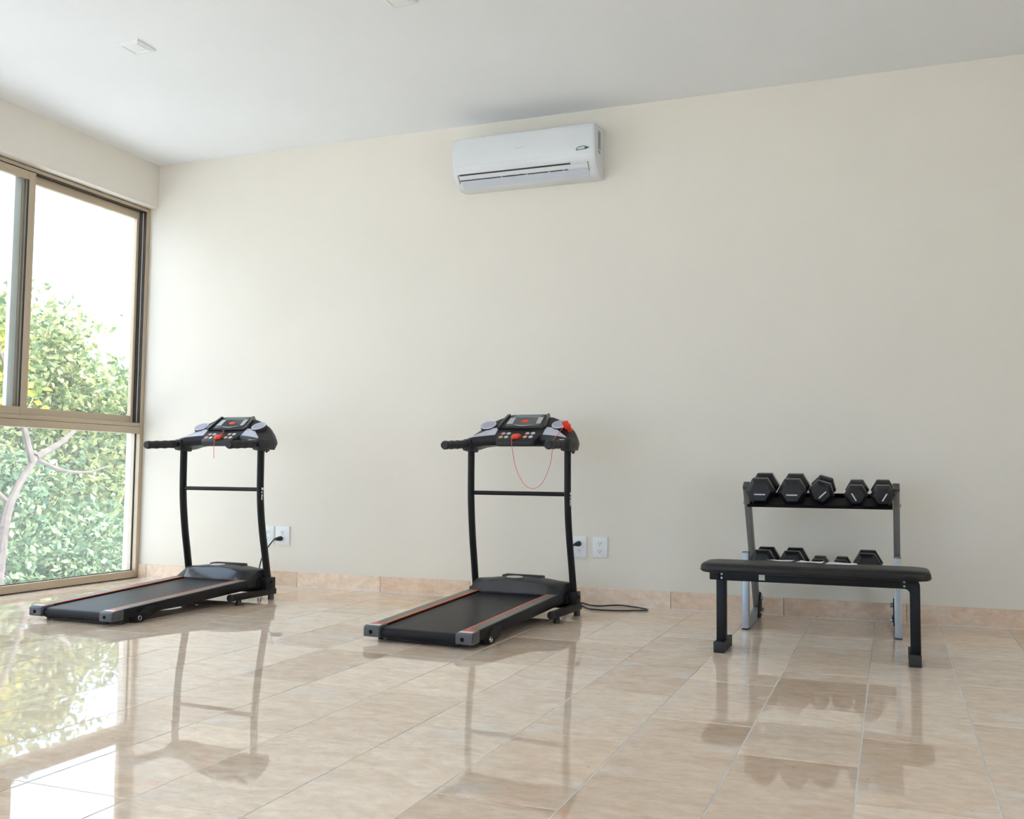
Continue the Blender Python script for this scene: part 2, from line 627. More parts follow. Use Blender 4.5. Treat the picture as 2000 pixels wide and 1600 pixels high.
# skirting: travertine strips 61 cm long
bb = struct('baseboard_back', MB().box(WX, XR, -0.004, 0.001, 0.0005, 0.093), M_GROUT, 'beige travertine skirting along the back wall')
MB().box(WX, XR, -0.0165, -0.0121, -0.001, 0.0030).build('grout_line', M_GROUT, bb)
x = 4.300 - 0.613 * 8
first = None
while x < XR:
    xa, xb = max(x, WX + 0.002), min(x + 0.613, XR)
    if xb - xa > 0.02:
        if xb - xa > 0.612 and first is not None:
            o = bpy.data.objects.new('skirting_tile', first)
            COL.objects.link(o)
            o.parent = bb
            o.location = (xa, 0, 0)
        else:
            o = MB().box(0.0015, xb - xa - 0.0015, -0.012, 0.0, 0.0005, 0.096).build('skirting_tile', M_BASE, bb, bevel=0.0012, seg=1)
            o.location = (xa, 0, 0)
            if xb - xa > 0.612:
                first = o.data
    x += 0.613


# ------------------------------------------------------------------ windows
def window(name, y0, y1, ym, label):
    """aluminium window: fixed pane below, two sliding sashes above; y0 far end, y1 near end, ym meeting stile"""
    root = bpy.data.objects.new(name, None)
    COL.objects.link(root)
    tag(root, label, kind='structure')
    XO = -0.146
    zt, zb = 2.606, 0.005
    p = lambda n, mb, m, b=0.002: mb.build(n, m, root, bevel=b, seg=1)
    # outer frame
    p('jamb', MB().box(XO, WX, y0 - 0.034, y0 - 0.0005, zb, zt), M_ALU)
    p('jamb', MB().box(XO, WX, y1 + 0.0005, y1 + 0.034, zb, zt), M_ALU)
    p('head', MB().box(XO, WX, y1 + 0.034, y0 - 0.034, zt - 0.022, zt), M_ALU)
    p('sill', MB().box(XO, WX, y1 + 0.034, y0 - 0.034, zb, zb + 0.047), M_ALU)
    p('transom', MB().box(XO, WX, y1 + 0.034, y0 - 0.034, 1.004, 1.050), M_ALU)
    p('track_sill', MB().box(XO, WX - 0.003, y1 + 0.034, y0 - 0.034, 1.0515, 1.078), M_ALU)
    # dark track linings of the sliding part
    p('track_lining', MB().box(XO + 0.004, WX - 0.006, y0 - 0.040, y0 - 0.0345, 1.080, zt - 0.024), M_TRACK, 0)
    p('track_lining', MB().box(XO + 0.004, WX - 0.006, y1 + 0.034, y0 - 0.040, zt - 0.0265, zt - 0.0222), M_TRACK, 0)
    p('weather_strip', MB().box(WX - 0.030, WX - 0.026, y0 - 0.0435, y0 - 0.0400, 1.082, zt - 0.03), M_GREYALU, 0)
    # fixed lower pane
    p('pane', MB().box(-0.116, -0.110, y1 + 0.036, y0 - 0.036, zb + 0.046, 1.006), M_GLASS_D, 0)
    gk = MB()
    gk.box(-0.108, -0.100, y0 - 0.040, y0 - 0.0345, zb + 0.048, 1.003)
    gk.box(-0.108, -0.100, y1 + 0.034, y0 - 0.040, zb + 0.0475, zb + 0.0515)
    p('gasket', gk, M_GASKET, 0)

    # sliding sashes: outer track for the far one, inner track for the near one
    def sash(ya, yb, xf, xb, seen_outer):
        zs, ze = 1.0785, zt - 0.028
        s_ = bpy.data.objects.new('sash', None)
        COL.objects.link(s_)
        s_.parent = root
        q = lambda n, mb, m, b=0.002: mb.build(n, m, s_, bevel=b, seg=1)
        st = 0.050
        q('stile', MB().box(xb, xf, ya, ya + st, zs, ze), M_ALU)
        if seen_outer:
            q('stile', MB().box(xb, xf, yb - 0.022, yb, zs, ze), M_ALU)
            q('stile_return', MB().box(xf - 0.03, xf - 0.004, yb + 0.0005, yb + 0.012, zs, ze), M_TRACK, 0)
            yi = yb - 0.022
        else:
            q('stile', MB().box(xb, xf, yb - st, yb, zs, ze), M_ALU)
            yi = yb - st
        q('top_rail', MB().box(xb + 0.001, xf - 0.001, ya + st, yi, ze - 0.052, ze), M_ALU)
        q('bottom_rail', MB().box(xb + 0.001, xf - 0.001, ya + st, yi, zs, zs + 0.048), M_ALU)
        xm = (xf + xb) / 2
        q('sash_pane', MB().box(xm - 0.003, xm + 0.003, ya + st - 0.004, yi + 0.004, zs + 0.046, ze - 0.05), M_GLASS, 0)
        if not seen_outer:
            q('edge_gasket', MB().box(xm + 0.004, xf - 0.002, yi - 0.006, yi - 0.0005, zs + 0.049, ze - 0.053), M_GASKET, 0)
    sash(ym - 0.060, y0 - 0.064, -0.108, -0.140, True)
    sash(y1 + 0.040, ym, -0.068, -0.100, False)
    # insect screen stile behind the near sash; outdoor light put into its pale grey
    p('screen_stile', MB().box(-0.144, -0.112, ym - 0.115, ym - 0.065, 1.080, zt - 0.03), M_GREYALU)
    return root


window('window_1', 0.0, -2.05, -1.005, 'tall bronze aluminium window with sliding upper sashes at the corner')
window('window_2', -2.25, -4.30, -3.255, 'second bronze aluminium window nearer the viewer, outside the picture')



# unseen glass doors added for even light, behind the camera and at right
def added_glass_door(name, origin, rz, w):
    root = bpy.data.objects.new(name, None)
    COL.objects.link(root)
    root.location = origin
    root.rotation_euler = (0, 0, rz)
    tag(root, 'unseen bronze framed glass door added to even out the light', kind='structure')
    for a, b, c, d in ((0, 0.06, 0.0, 2.61), (w - 0.06, w, 0.0, 2.61), (0.06, w - 0.06, 2.55, 2.61), (0.06, w - 0.06, 0.0, 0.06)):
        MB().box(a, b, -0.10, -0.05, c, d).build('door_frame', M_ALU, root)
    MB().box(0.06, w - 0.06, -0.078, -0.072, 0.06, 2.55).build('pane', M_GLASS, root)


for i_ in range(2):
    added_glass_door('door_%d' % (i_ + 1), (0.20 + 1.60 * i_, YN, 0), 0, 1.6)
for i_ in range(2):
    added_glass_door('door_%d' % (i_ + 3), (XR, -6.80 + 1.70 * i_, 0), PI / 2, 1.7)


# ------------------------------------------------------------------ treadmills
def make_treadmill(label, loc, rz, cord_pts, plug_dir):
    T = thing('treadmill', label, 'treadmill', loc, rz, 'folding treadmills along the wall')
    SL = 0.053
    zt = lambda y: 0.069 + SL * y
    # side rails
    for sx in (-1, 1):
        rings = []
        for y in (0.07, 0.60, 1.18):
            th = 0.043 + 0.013 * min(y, 1.0)
            xa, xb = sorted((sx * 0.196, sx * 0.262))
            rings.append([(xa, y, zt(y) - th), (xb, y, zt(y) - th), (xb, y, zt(y)), (xa, y, zt(y))])
        rail = MB().loft(rings).build('side_rail', M_BLACK, T, bevel=0.004)
        rg, ro = [], []
        for y in (0.072, 1.02):
            a, b = sorted((sx * 0.2065, sx * 0.256))
            rg.append([(a, y, zt(y) - 0.001), (b, y, zt(y) - 0.001), (b, y, zt(y) + 0.0025), (a, y, zt(y) + 0.0025)])
            a, b = sorted((sx * 0.197, sx * 0.2055))
            ro.append([(a, y, zt(y) - 0.001), (b, y, zt(y) - 0.001), (b, y, zt(y) + 0.0030), (a, y, zt(y) + 0.0030)])
        MB().loft(rg).build('foot_strip', M_GRIPSTRIP, rail)
        MB().loft(ro).build('orange_edge', M_ORANGE, rail)
        # end cap with adjuster hole and warning sticker
        xa, xb = sorted((sx * 0.189, sx * 0.268))
        cap = MB().loft([[(xa, 0.0, 0.026), (xb, 0.0, 0.026), (xb, 0.0, 0.064), (xa, 0.0, 0.064)],
                         [(xa, 0.012, 0.022), (xb, 0.012, 0.022), (xb, 0.012, 0.0725), (xa, 0.012, 0.0725)],
                         [(xa, 0.078, 0.026), (xb, 0.078, 0.026), (xb, 0.078, 0.0755), (xa, 0.078, 0.0755)]]
                        ).build('end_cap', M_CAP, T, bevel=0.004)
        hx = sx * 0.226 - 0.004
        MB().cyl((hx, -0.0008, 0.045), (hx, 0.006, 0.045), 0.0095, n=14).build('adjuster_hole', M_MATTBLACK, cap)
        MB().loft([[(xa + 0.008, 0.016, 0.0726), (xb - 0.008, 0.016, 0.0726), (xb - 0.008, 0.016, 0.0737), (xa + 0.008, 0.016, 0.0737)],
                   [(xa + 0.008, 0.040, 0.0738), (xb - 0.008, 0.040, 0.0738), (xb - 0.008, 0.040, 0.0750), (xa + 0.008, 0.040, 0.0750)]]
                  ).build('white_sticker', M_STICK_W, cap)
        MB().loft([[(xa + 0.008, 0.041, 0.0738), (xb - 0.008, 0.041, 0.0738), (xb - 0.008, 0.041, 0.0750), (xa + 0.008, 0.041, 0.0750)],
                   [(xa + 0.008, 0.074, 0.0752), (xb - 0.008, 0.074, 0.0752), (xb - 0.008, 0.074, 0.0764), (xa + 0.008, 0.074, 0.0764)]]
                  ).build('red_sticker', M_STICK_R, cap)
        # transport wheel bracket
        bx0, bx1 = sorted((sx * 0.264, sx * 0.272))
        prof = [(0.145, 0.012), (0.160, 0.004), (0.200, 0.004), (0.285, 0.030), (0.290, 0.066), (0.235, 0.072), (0.205, 0.066), (0.172, 0.050), (0.150, 0.034)]
        br = MB().prism(prof, bx0, bx1, 'x').build('wheel_bracket', M_BLACK, T, bevel=0.0015, seg=1)
        MB().cyl((sx * 0.236, 0.165, 0.0245), (sx * 0.264, 0.165, 0.0245), 0.024, n=24).build('wheel', M_RUBBER, br, bevel=0.003)
        rg = MB()
        rings = []
        for a in range(25):
            t = 2 * PI * a / 24
            c, s_ = math.cos(t), math.sin(t)
            rings.append([(sx * 0.2725, 0.180 + 0.0125 * c, 0.0225 + 0.0125 * s_), (sx * 0.275, 0.180 + 0.0105 * c, 0.0225 + 0.0105 * s_),
                          (sx * 0.2725, 0.180 + 0.0085 * c, 0.0225 + 0.0085 * s_)])
        rg.loft(rings, closed=True, caps=False)
        rg.build('axle_ring', M_CHROME, br)
        for by, bz in ((0.225, 0.052), (0.25, 0.035)):
            MB().cyl((sx * 0.272, by, bz), (sx * 0.2728, by, bz), 0.004, n=10).build('bracket_hole', M_SLOT, br)
        # rubber bumper near the cap
        MB().cyl((sx * 0.235, 0.095, 0.0), (sx * 0.235, 0.095, 0.035), 0.012, n=14).build('bumper', M_RUBBER, T)
    # belt loop and deck board
    rr = 0.0245
    cy0, cz0 = 0.038, zt(0.03) - 0.006 - rr
    prof = arc(cy0, cz0, rr, 93, 267, 12)
    prof += [(1.05, zt(1.05) - 0.006 - 2 * rr), (1.08, zt(1.08) - 0.02), (1.05, zt(1.05) - 0.006)]
    MB().prism(prof, -0.1885, 0.1885, 'x').build('running_belt', M_BELT, T)
    MB().loft([[(-0.18, y, zt(y) - 0.066), (0.18, y, zt(y) - 0.066), (0.18, y, zt(y) - 0.0555), (-0.18, y, zt(y) - 0.0555)]
               for y in (0.055, 1.0)]).build('deck_board', M_BLACK, T)

    # motor hood
    def hood_prof(x):
        a = abs(x)
        if a <= 0.2:
            z = 0.186 - 0.016 * (a / 0.2) ** 2
            return [(1.020, 0.118), (1.050, z), (1.10, z + 0.008), (1.16, z + 0.009), (1.21, z + 0.006), (1.243, 0.140), (1.245, 0.075), (1.02, 0.075)]
        t = (a - 0.2) / 0.065
        return [(1.020 + 0.006 * t, 0.118), (1.05 + 0.02 * t, 0.170 - 0.030 * t), (1.10 + 0.03 * t, 0.178 - 0.006 * t * t), (1.16, 0.179 - 0.005 * t * t),
                (1.21, 0.176 - 0.006 * t * t), (1.243, 0.135), (1.245, 0.075), (1.02, 0.075)]
    xs = [-0.265, -0.255, -0.235, -0.205, -0.2, -0.15, -0.1, -0.05, 0, 0.05, 0.1, 0.15, 0.2, 0.205, 0.235, 0.255, 0.265]
    hood = MB().loft([[(x, y, z) for y, z in hood_prof(x)] for x in xs]).build('motor_hood', M_PLASTIC, T, bevel=0.002, seg=1, angle=40)
    rings = []
    for i in range(13):
        x = -0.196 + 0.392 * i / 12
        z = 0.186 - 0.016 * (x / 0.2) ** 2
        e = 0.004 if 0 < i < 12 else 0.0
        rings.append([(x, 1.0205 - e, 0.123), (x, 1.0475 - e, z - 0.004), (x, 1.052, z + 0.001), (x, 1.025, 0.121)])
    MB().loft(rings).build('front_panel', M_GLOSS, hood, bevel=0.001, seg=1)
    vp = MB()
    vp.box(-0.122, 0.105, 1.160, 1.225, 0.172, 0.1985)
    vent = vp.build('vent_panel', M_PLASTIC, hood, bevel=0.003)
    sl = MB()
    for i in range(16):
        x = -0.112 + 0.0135 * i
        sl.box(x, x + 0.006, 1.168, 1.218, 0.1983, 0.2005)
    sl.build('vent_ribs', M_BLACK, hood)
    el = [(-0.028 + 0.045 * math.cos(2 * PI * i / 24), 1.118 + 0.040 * math.sin(2 * PI * i / 24)) for i in range(24)]
    MB().prism(el, 0.1920, 0.1972, 'z').build('oval_badge', M_SILVER, hood, bevel=0.001, seg=1)
    MB().box(-0.24, 0.24, 1.0, 1.225, 0.062, 0.0775).build('motor_pan', M_BLACK, T, bevel=0.004)

    # uprights, cross bar, base
    path = [(1.186, 0.055), (1.179, 0.11), (1.163, 0.19), (1.145, 0.28), (1.126, 0.37), (1.109, 0.47), (1.097, 0.57), (1.091, 0.68), (1.089, 0.90)]
    for sx in (-1, 1):
        pts = spline([(sx * (0.290 - 0.007 * min(1, z / 0.5)), y, z) for y, z in path], 4)
        upr = MB().tube(pts, 0.0255, 16, r2=0.0168, side=(0, 1, 0)).build('upright', M_BLACK, T)
        if sx > 0:
            lg = MB()
            for zz, hh, ww in ((0.640, 0.014, 0.016), (0.622, 0.010, 0.009), (0.607, 0.006, 0.012), (0.583, 0.032, 0.009)):
                lg.box(0.2995, 0.3008, 1.082, 1.082 + ww, zz, zz + hh)
            lg.build('white_lettering', M_WHITE, upr)
        # foot bar
        a, b = sorted((sx * 0.283, sx * 0.319))
        ft = MB().box(a, b, 0.825, 1.225, 0.030, 0.064).build('foot_bar', M_BLACK, T, bevel=0.005)
        MB().cyl((sx * 0.301, 0.822, 0.047), (sx * 0.301, 0.832, 0.047), 0.0215, n=20).build('end_plug', M_RUBBER, ft, bevel=0.002)
        MB().cyl((sx * 0.301, 0.900, 0.0), (sx * 0.301, 0.900, 0.031), 0.019, 0.014, n=16).build('rubber_foot', M_RUBBER, ft)
        MB().cyl((sx * 0.301, 1.195, 0.0), (sx * 0.301, 1.195, 0.031), 0.018, 0.018, n=16).build('rubber_foot', M_CAP, ft)
        MB().box(sx * 0.290 - 0.0225, sx * 0.290 + 0.0225, 1.140, 1.222, 0.060, 0.128).build('upright_socket', M_BLACK, T, bevel=0.006)
        MB().cyl((sx * 0.3125, 1.180, 0.103), (sx * 0.324, 1.180, 0.103), 0.010, n=12).build('hinge_bolt', M_BLACK, T, bevel=0.002)
        MB().box(*sorted((sx * 0.262, sx * 0.275)), 1.10, 1.20, 0.07, 0.115).build('pivot_plate', M_BLACK, T, bevel=0.003)
    MB().cyl((-0.285, 1.205, 0.047), (0.285, 1.205, 0.047), 0.015, n=14).build('base_tube', M_BLACK, T)
    MB().cyl((-0.270, 1.094, 0.643), (0.270, 1.094, 0.643), 0.0115, n=14).build('cross_bar', M_BLACK, T)

    # console shell
    keys = [(0.0, 1.10, .902, .958, 1.215, 1.060, 1.27), (0.15, 1.085, .902, .955, 1.215, 1.058, 1.27), (0.20, 1.070, .900, .950, 1.215, 1.040, 1.265),
            (0.25, 1.055, .893, .945, 1.21, 1.012, 1.255), (0.285, 1.048, .880, .938, 1.19, .978, 1.242), (0.303, 1.055, .874, .925, 1.165, .952, 1.222),
            (0.311, 1.075, .885, .912, 1.135, .930, 1.185)]

    def kv(x):
        a = abs(x)
        for i in range(len(keys) - 1):
            if a <= keys[i + 1][0]:
                t = (a - keys[i][0]) / (keys[i + 1][0] - keys[i][0])
                return [keys[i][j] + (keys[i + 1][j] - keys[i][j]) * t for j in range(7)]
        return list(keys[-1])

    def surf(x, t, up_=0.0):
        _, yf, zb, zf, yr, zr, yb = kv(x)
        dy, dz = yr - yf, zr - zf
        ln = math.hypot(dy, dz)
        return Vector((x, yf + dy * t - dz / ln * up_, zf + dz * t + dy / ln * up_))
    rings = []
    for x in [-0.311, -0.303, -0.285, -0.25, -0.2, -0.15, -0.08, 0, 0.08, 0.15, 0.2, 0.25, 0.285, 0.303, 0.311]:
        _, yf, zb, zf, yr, zr, yb = kv(x)
        rings.append([(x, yf + 0.006, zb), (x, yf - 0.004, (zb + zf) / 2), (x, yf, zf), (x, (yf + yr) / 2, (zf + zr) / 2), (x, yr, zr),
                      (x, yr + (yb - yr) * 0.6, zr - 0.018), (x, yb, (zb + zr) / 2), (x, yb - 0.03, zb)])
    shell = MB().loft(rings).build('console_shell', M_PLASTIC, T, bevel=0.004, angle=45)
    for sx in (-1, 1):
        pn = MB()
        rings = []
        for x in (0.140, 0.17, 0.20, 0.23, 0.26, 0.285):
            f = (0.285 - x) / 0.145
            t1 = 0.10 + 0.34 * min(1, f * 1.7)
            t0 = 0.03
            rings.append([surf(sx * x, t0, -0.002), surf(sx * x, t0, 0.0035), surf(sx * x, t1, 0.0035), surf(sx * x, t1, -0.002)])
        pn.loft(rings).build('side_panel', M_LAV, shell, bevel=0.001, seg=1)
        c0 = surf(sx * 0.212, 0.66, 0.0)
        nn = (surf(sx * 0.212, 0.66, 1.0) - c0).normalized()
        cup = MB().tube([c0 - nn * 0.01, c0 + nn * 0.012], [0.046, 0.046], 28).build('cup_holder', M_PLASTIC, T, bevel=0.002)
        MB().tube([c0 + nn * 0.0118, c0 + nn * 0.0165], [0.0455, 0.0445], 28).build('cup_rim', M_LAV, cup)
        MB().tube([c0 + nn * 0.016, c0 + nn * 0.0172], [0.036, 0.036], 28).build('cup_liner', pbr('lavender_grey_liner', (0.40, 0.40, 0.50), 0.4), cup)
        # handlebar
        hb = MB().tube([(sx * 0.285, 1.10, 0.905), (sx * 0.287, 1.03, 0.906), (sx * 0.291, 0.80, 0.895)], 0.017, 14).build('handlebar', M_BLACK, T)
        gp, gr = [], []
        for i in range(23):
            t = i / 22
            gp.append((sx * (0.2875 + 0.0045 * t), 1.015 - 0.232 * t, 0.9055 - 0.0115 * t))
            r_ = 0.0225 + 0.0013 * math.sin(t * PI * 7)
            if i == 0 or i == 22:
                r_ = 0.0195
            gr.append(r_)
        grip = MB().tube(gp, gr, 16).build('hand_grip', M_FOAM, hb, angle=60)
        MB().box(sx * 0.288 - 0.009, sx * 0.288 + 0.009, 0.975, 1.010, 0.9245, 0.9295).build('grip_sensor', M_SILVER, hb, bevel=0.002)
        MB().loft([[(sx * 0.286 - 0.026, 1.035, 0.872), (sx * 0.286 + 0.026, 1.035, 0.872), (sx * 0.286 + 0.026, 1.035, 0.935), (sx * 0.286 - 0.026, 1.035, 0.935)],
                   [(sx * 0.286 - 0.026, 1.14, 0.862), (sx * 0.286 + 0.024, 1.14, 0.862), (sx * 0.286 + 0.024, 1.14, 0.94), (sx * 0.286 - 0.026, 1.14, 0.94)]]
                  ).build('handle_bracket', M_PLASTIC, T, bevel=0.01)
        MB().cyl((sx * 0.300, 1.112, 0.865), (sx * 0.308, 1.118, 0.865), 0.008, n=10).build('clamp_screw', M_BLACK, T)
    # control panel
    out = [(-0.142, 1.135)] + arc(-0.088, 1.062, 0.032, 180, 270, 6) + arc(0.088, 1.062, 0.032, 270, 360, 6) + [(0.142, 1.135)]
    zc = lambda y: 0.924 + (y - 1.03) * 0.60
    ctrl = MB().loft([[(x * 0.96, y + 0.004, 0.896) for x, y in out], [(x, y, 0.902) for x, y in out], [(x, y, zc(y) - 0.004) for x, y in out],
                      [(x * 0.97, y + 0.003, zc(y + 0.003)) for x, y in out]]).build('control_panel', M_PLASTIC, T, bevel=0.001, seg=1)
    nrm = Vector((0, -0.60, 1)).normalized()

    def onctrl(x, y, up_=0):
        return Vector((x, y, zc(y))) + nrm * up_
    for bx, m0, m1 in ((-0.094, M_BTN_P, M_BTN_O), (-0.062, M_BTN_G, M_BTN_G), (0.048, M_BTN_P, M_BTN_O), (0.081, M_BTN_W, M_BTN_W)):
        for by, mm in ((1.098, m0), (1.064, m1)):
            MB().tube([onctrl(bx, by, -0.002), onctrl(bx, by, 0.0035)], 0.0122, 14).build('button', mm, ctrl, bevel=0.001, seg=1)
        MB().tube([onctrl(bx, 1.081, -0.002), onctrl(bx, 1.081, 0.0018)], 0.0085, 12).build('button_divider', M_SLOT, ctrl)
    # display housing
    A0, A1 = Vector((0, 1.128, 0.998)), Vector((0, 1.236, 1.077))
    du = (A1 - A0)
    hn = Vector((0, -du.z, du.y)).normalized()
    rings = []
    for t, hw in ((-0.03, 0.134), (0.0, 0.136), (0.75, 0.126), (0.93, 0.112), (1.0, 0.094)):
        c = A0 + du * t
        th = 0.016 if t < 0 else 0.03
        rings.append([c + Vector((-hw, 0, 0)), c + Vector((hw, 0, 0)), c + Vector((hw, 0.028, -th)), c + Vector((-hw, 0.028, -th))])
    disp = MB().loft(rings).build('display_housing', M_PLASTIC, T, bevel=0.003)

    def ond(u, t, up_=0.0):
        return A0 + du * t + Vector((u, 0, 0)) + hn * up_
    for sx in (-1, 1):
        rings = [[ond(sx * a, t, -0.01), ond(sx * a, t, 0.009), ond(sx * (a + 0.018), t, 0.009), ond(sx * (a + 0.018), t, -0.02)]
                 for t, a in ((-0.02, 0.128), (0.5, 0.121), (0.96, 0.108))]
        MB().loft(rings).build('side_rim', M_GLOSS, disp, bevel=0.002)

    def plate(u0, u1, t0, t1, lift, mat, name, skew=0.0):
        MB().loft([[ond(u0 - skew, t0, -0.001), ond(u1 - skew * 0, t0, -0.001), ond(u1, t0, lift), ond(u0 - skew, t0, lift)],
                   [ond(u0, t1, -0.001), ond(u1, t1, -0.001), ond(u1, t1, lift), ond(u0, t1, lift)]]).build(name, mat, disp)
    plate(-0.100, 0.100, 0.10, 0.95, 0.0018, M_LCD, 'display_glass')
    plate(-0.098, -0.068, 0.28, 0.74, 0.0028, M_SILVER, 'silver_keys', 0.006)
    plate(0.068, 0.098, 0.28, 0.74, 0.0028, M_SILVER, 'silver_keys', -0.004)
    plate(-0.085, 0.085, 0.74, 0.94, 0.0026, pbr('grey_lcd', (0.16, 0.19, 0.20), 0.15, coat=0.3), 'lcd_window')
    lo = [(0.022 * math.cos(2 * PI * i / 20), 0.10 * math.sin(2 * PI * i / 20)) for i in range(20)]
    MB().loft([[ond(u, 0.47 + t, 0.001) for u, t in lo], [ond(u, 0.47 + t, 0.0032) for u, t in lo]]).build('red_logo', M_RED, disp)
    ar = []
    for i in range(9):
        u = -0.062 + 0.124 * i / 8
        t = 0.25 - 0.09 * (1 - (u / 0.062) ** 2)
        ar.append([ond(u, t - 0.045 * (1 - (u / 0.062) ** 2) - 0.005, 0.001), ond(u, t, 0.001), ond(u, t, 0.0030), ond(u, t - 0.045 * (1 - (u / 0.062) ** 2) - 0.005, 0.0030)])
    MB().loft(ar).build('silver_arc', M_SILVER, disp)
    # power cord and plug (given in room coordinates)
    inv = (Matrix.Translation(Vector(loc)) @ Matrix.Rotation(rz, 4, 'Z')).inverted()
    pts = spline([inv @ Vector(p_) for p_ in cord_pts], 8)
    cord = MB().tube(pts, 0.0042, 8).build('power_cord', M_RUBBER, T)
    e = Vector(cord_pts[-1])
    d = Vector(plug_dir)
    pl = MB()
    w = [e + Vector((0.0, 0, 0)), e + d * 0.02, Vector((e.x + d.x * 0.034, -0.03, e.z + d.z * 0.034)), Vector((e.x + d.x * 0.036, -0.0145, e.z + d.z * 0.036))]
    pl.tube([inv @ v for v in w], [0.006, 0.010, 0.0155, 0.0155], 12)
    pl.build('plug', M_RUBBER, cord)
    return T, ond, onctrl, surf


T2P = (2.923, -1.652, 0)
T1P = (1.111, -1.784, 0)
T2R, T1R = -0.049, -0.028
cord2 = [(3.16, -0.38, 0.06), (3.17, -0.25, 0.012), (3.20, -0.13, 0.0052), (3.288, -0.235, 0.0052), (3.42, -0.235, 0.0052), (3.55, -0.175, 0.0052),
         (3.583, -0.135, 0.0052), (3.545, -0.085, 0.0052), (3.40, -0.035, 0.008), (3.285, -0.095, 0.0052), (3.19, -0.035, 0.006), (3.145, -0.055, 0.03),
         (3.130, -0.07, 0.12), (3.117, -0.07, 0.22), (3.114, -0.065, 0.295), (3.130, -0.052, 0.342)]
cord1 = [(1.30, -0.50, 0.06), (1.20, -0.35, 0.03), (1.06, -0.15, 0.02), (0.995, -0.09, 0.07), (1.005, -0.085, 0.16), (1.035, -0.08, 0.23), (1.082, -0.055, 0.306)]
t2, ond, onctrl, surf = make_treadmill('black treadmill standing in the middle of the floor, red cord looped below its console', T2P, T2R, cord2, (0.55, 0.0, 0.12))
t1, _, _, _ = make_treadmill('black treadmill beside the tall window, bluish sheen on its belt', T1P, T1R, cord1, (0.75, 0.0, 0.1))


def safety_key(label, loc, rz, key_xy, cord_local, clip):
    K = thing('safety_key', label, 'safety key', loc, rz, 'red treadmill safety keys')
    n_ = Vector((0, -0.60, 1)).normalized()
    c = onctrl(*key_xy, 0.0)
    ux = Vector((1, 0, 0))
    uy = n_.cross(ux)
    prof = [(-0.026, -0.012), (-0.012, -0.020), (0.012, -0.020), (0.024, -0.012), (0.027, 0.010), (0.016, 0.019), (-0.012, 0.019), (-0.026, 0.008)]
    MB().loft([[c + ux * a + uy * b + n_ * 0.002 for a, b in prof], [c + ux * a + uy * b + n_ * 0.012 for a, b in prof],
               [c + ux * a * 0.8 + uy * b * 0.8 + n_ * 0.018 for a, b in prof]]).build('key_cap', M_RED, K, bevel=0.002)
    MB().tube(spline(cord_local, 10), 0.0015, 6).build('key_cord', M_REDCORD, K)
    if clip:
        cp = Vector(clip)
        cl = MB()
        mrot = Matrix.Translation(cp) @ Matrix.Rotation(R(-22), 4, 'Y') @ Matrix.Rotation(R(25), 4, 'X')
        cl.box(-0.012, 0.012, -0.006, 0.006, -0.030, 0.032, mrot)
        cl.box(-0.019, 0.003, -0.010, -0.004, -0.006, 0.036, mrot)
        cl.cyl(mrot @ Vector((-0.016, 0, 0.004)), mrot @ Vector((0.016, 0, 0.004)), 0.009, n=12)
        cl.build('key_clip', M_RED, K, bevel=0.002)
    return K


k0 = onctrl(0.0, 1.055, 0.010)
safety_key('red safety key and thin looping cord on the middle treadmill console', T2P, T2R, (0.0, 1.058),
           [k0 + Vector((-0.004, -0.012, 0)), Vector((-0.008, 1.020, 0.935)), Vector((-0.006, 1.012, 0.90)), Vector((0.002, 1.014, 0.85)), Vector((0.020, 1.016, 0.775)),
            Vector((0.060, 1.018, 0.70)), Vector((0.112, 1.02, 0.671)), Vector((0.165, 1.022, 0.70)), Vector((0.208, 1.024, 0.79)),
            Vector((0.222, 1.022, 0.87)), Vector((0.228, 1.02, 0.925)), surf(0.235, 0.1, 0.006), surf(0.245, 0.45, 0.02), surf(0.257, 0.66, 0.024)],
           surf(0.268, 0.62, 0.030))
safety_key('red safety key with short dangling cord on the treadmill by the window', T1P, T1R, (0.0, 1.058),
           [onctrl(-0.025, 1.125, 0.010), onctrl(0.0, 1.112, 0.020), onctrl(0.02, 1.085, 0.022), onctrl(0.016, 1.062, 0.022), Vector((0.006, 1.028, 0.945)), Vector((0.003, 1.018, 0.925)),
            Vector((0.002, 1.016, 0.88)), Vector((0.004, 1.016, 0.82))], None)


# ------------------------------------------------------------------ bench
BN = thing('weight_bench', 'flat black padded weight bench in front of the dumbbell rack', 'bench', (0, 0, 0))
zpt, zpb = 0.379, 0.338
out = []
BX0, BX1, BY0, BY1 = 4.078, 4.992, -1.300, -1.045
for cxx, cyy, a0 in ((BX1 - 0.06, BY1 - 0.06, 0), (BX0 + 0.06, BY1 - 0.06, 90), (BX0 + 0.06, BY0 + 0.06, 180), (BX1 - 0.06, BY0 + 0.06, 270)):
    out += arc(cxx, cyy, 0.06, a0, a0 + 90, 8)
ins = lambda d: [(4.535 + (x_ - 4.535) * (1 - d / 0.457), -1.1725 + (y_ + 1.1725) * (1 - d / 0.1275)) for x_, y_ in out]
rings = []
for d, z in ((0.010, zpb), (0.002, zpb + 0.004), (0.0, zpb + 0.012), (0.0, zpb + 0.024), (0.004, zpb + 0.033), (0.013, zpb + 0.039), (0.03, zpb + 0.0415), (0.06, zpb + 0.043)):
    rings.append([(x_, y_, z) for x_, y_ in ins(d)])
pad = MB().loft(rings).build('pad', M_VINYL, BN, angle=50)
sm = []
for i in range(4):
    pass
MB().tube([(x_, y_, zpb + 0.011) for x_, y_ in ins(-0.0005)] + [(*ins(-0.0005)[0], zpb + 0.011)], 0.0022, 6).build('seam_piping', M_VINYL, pad)
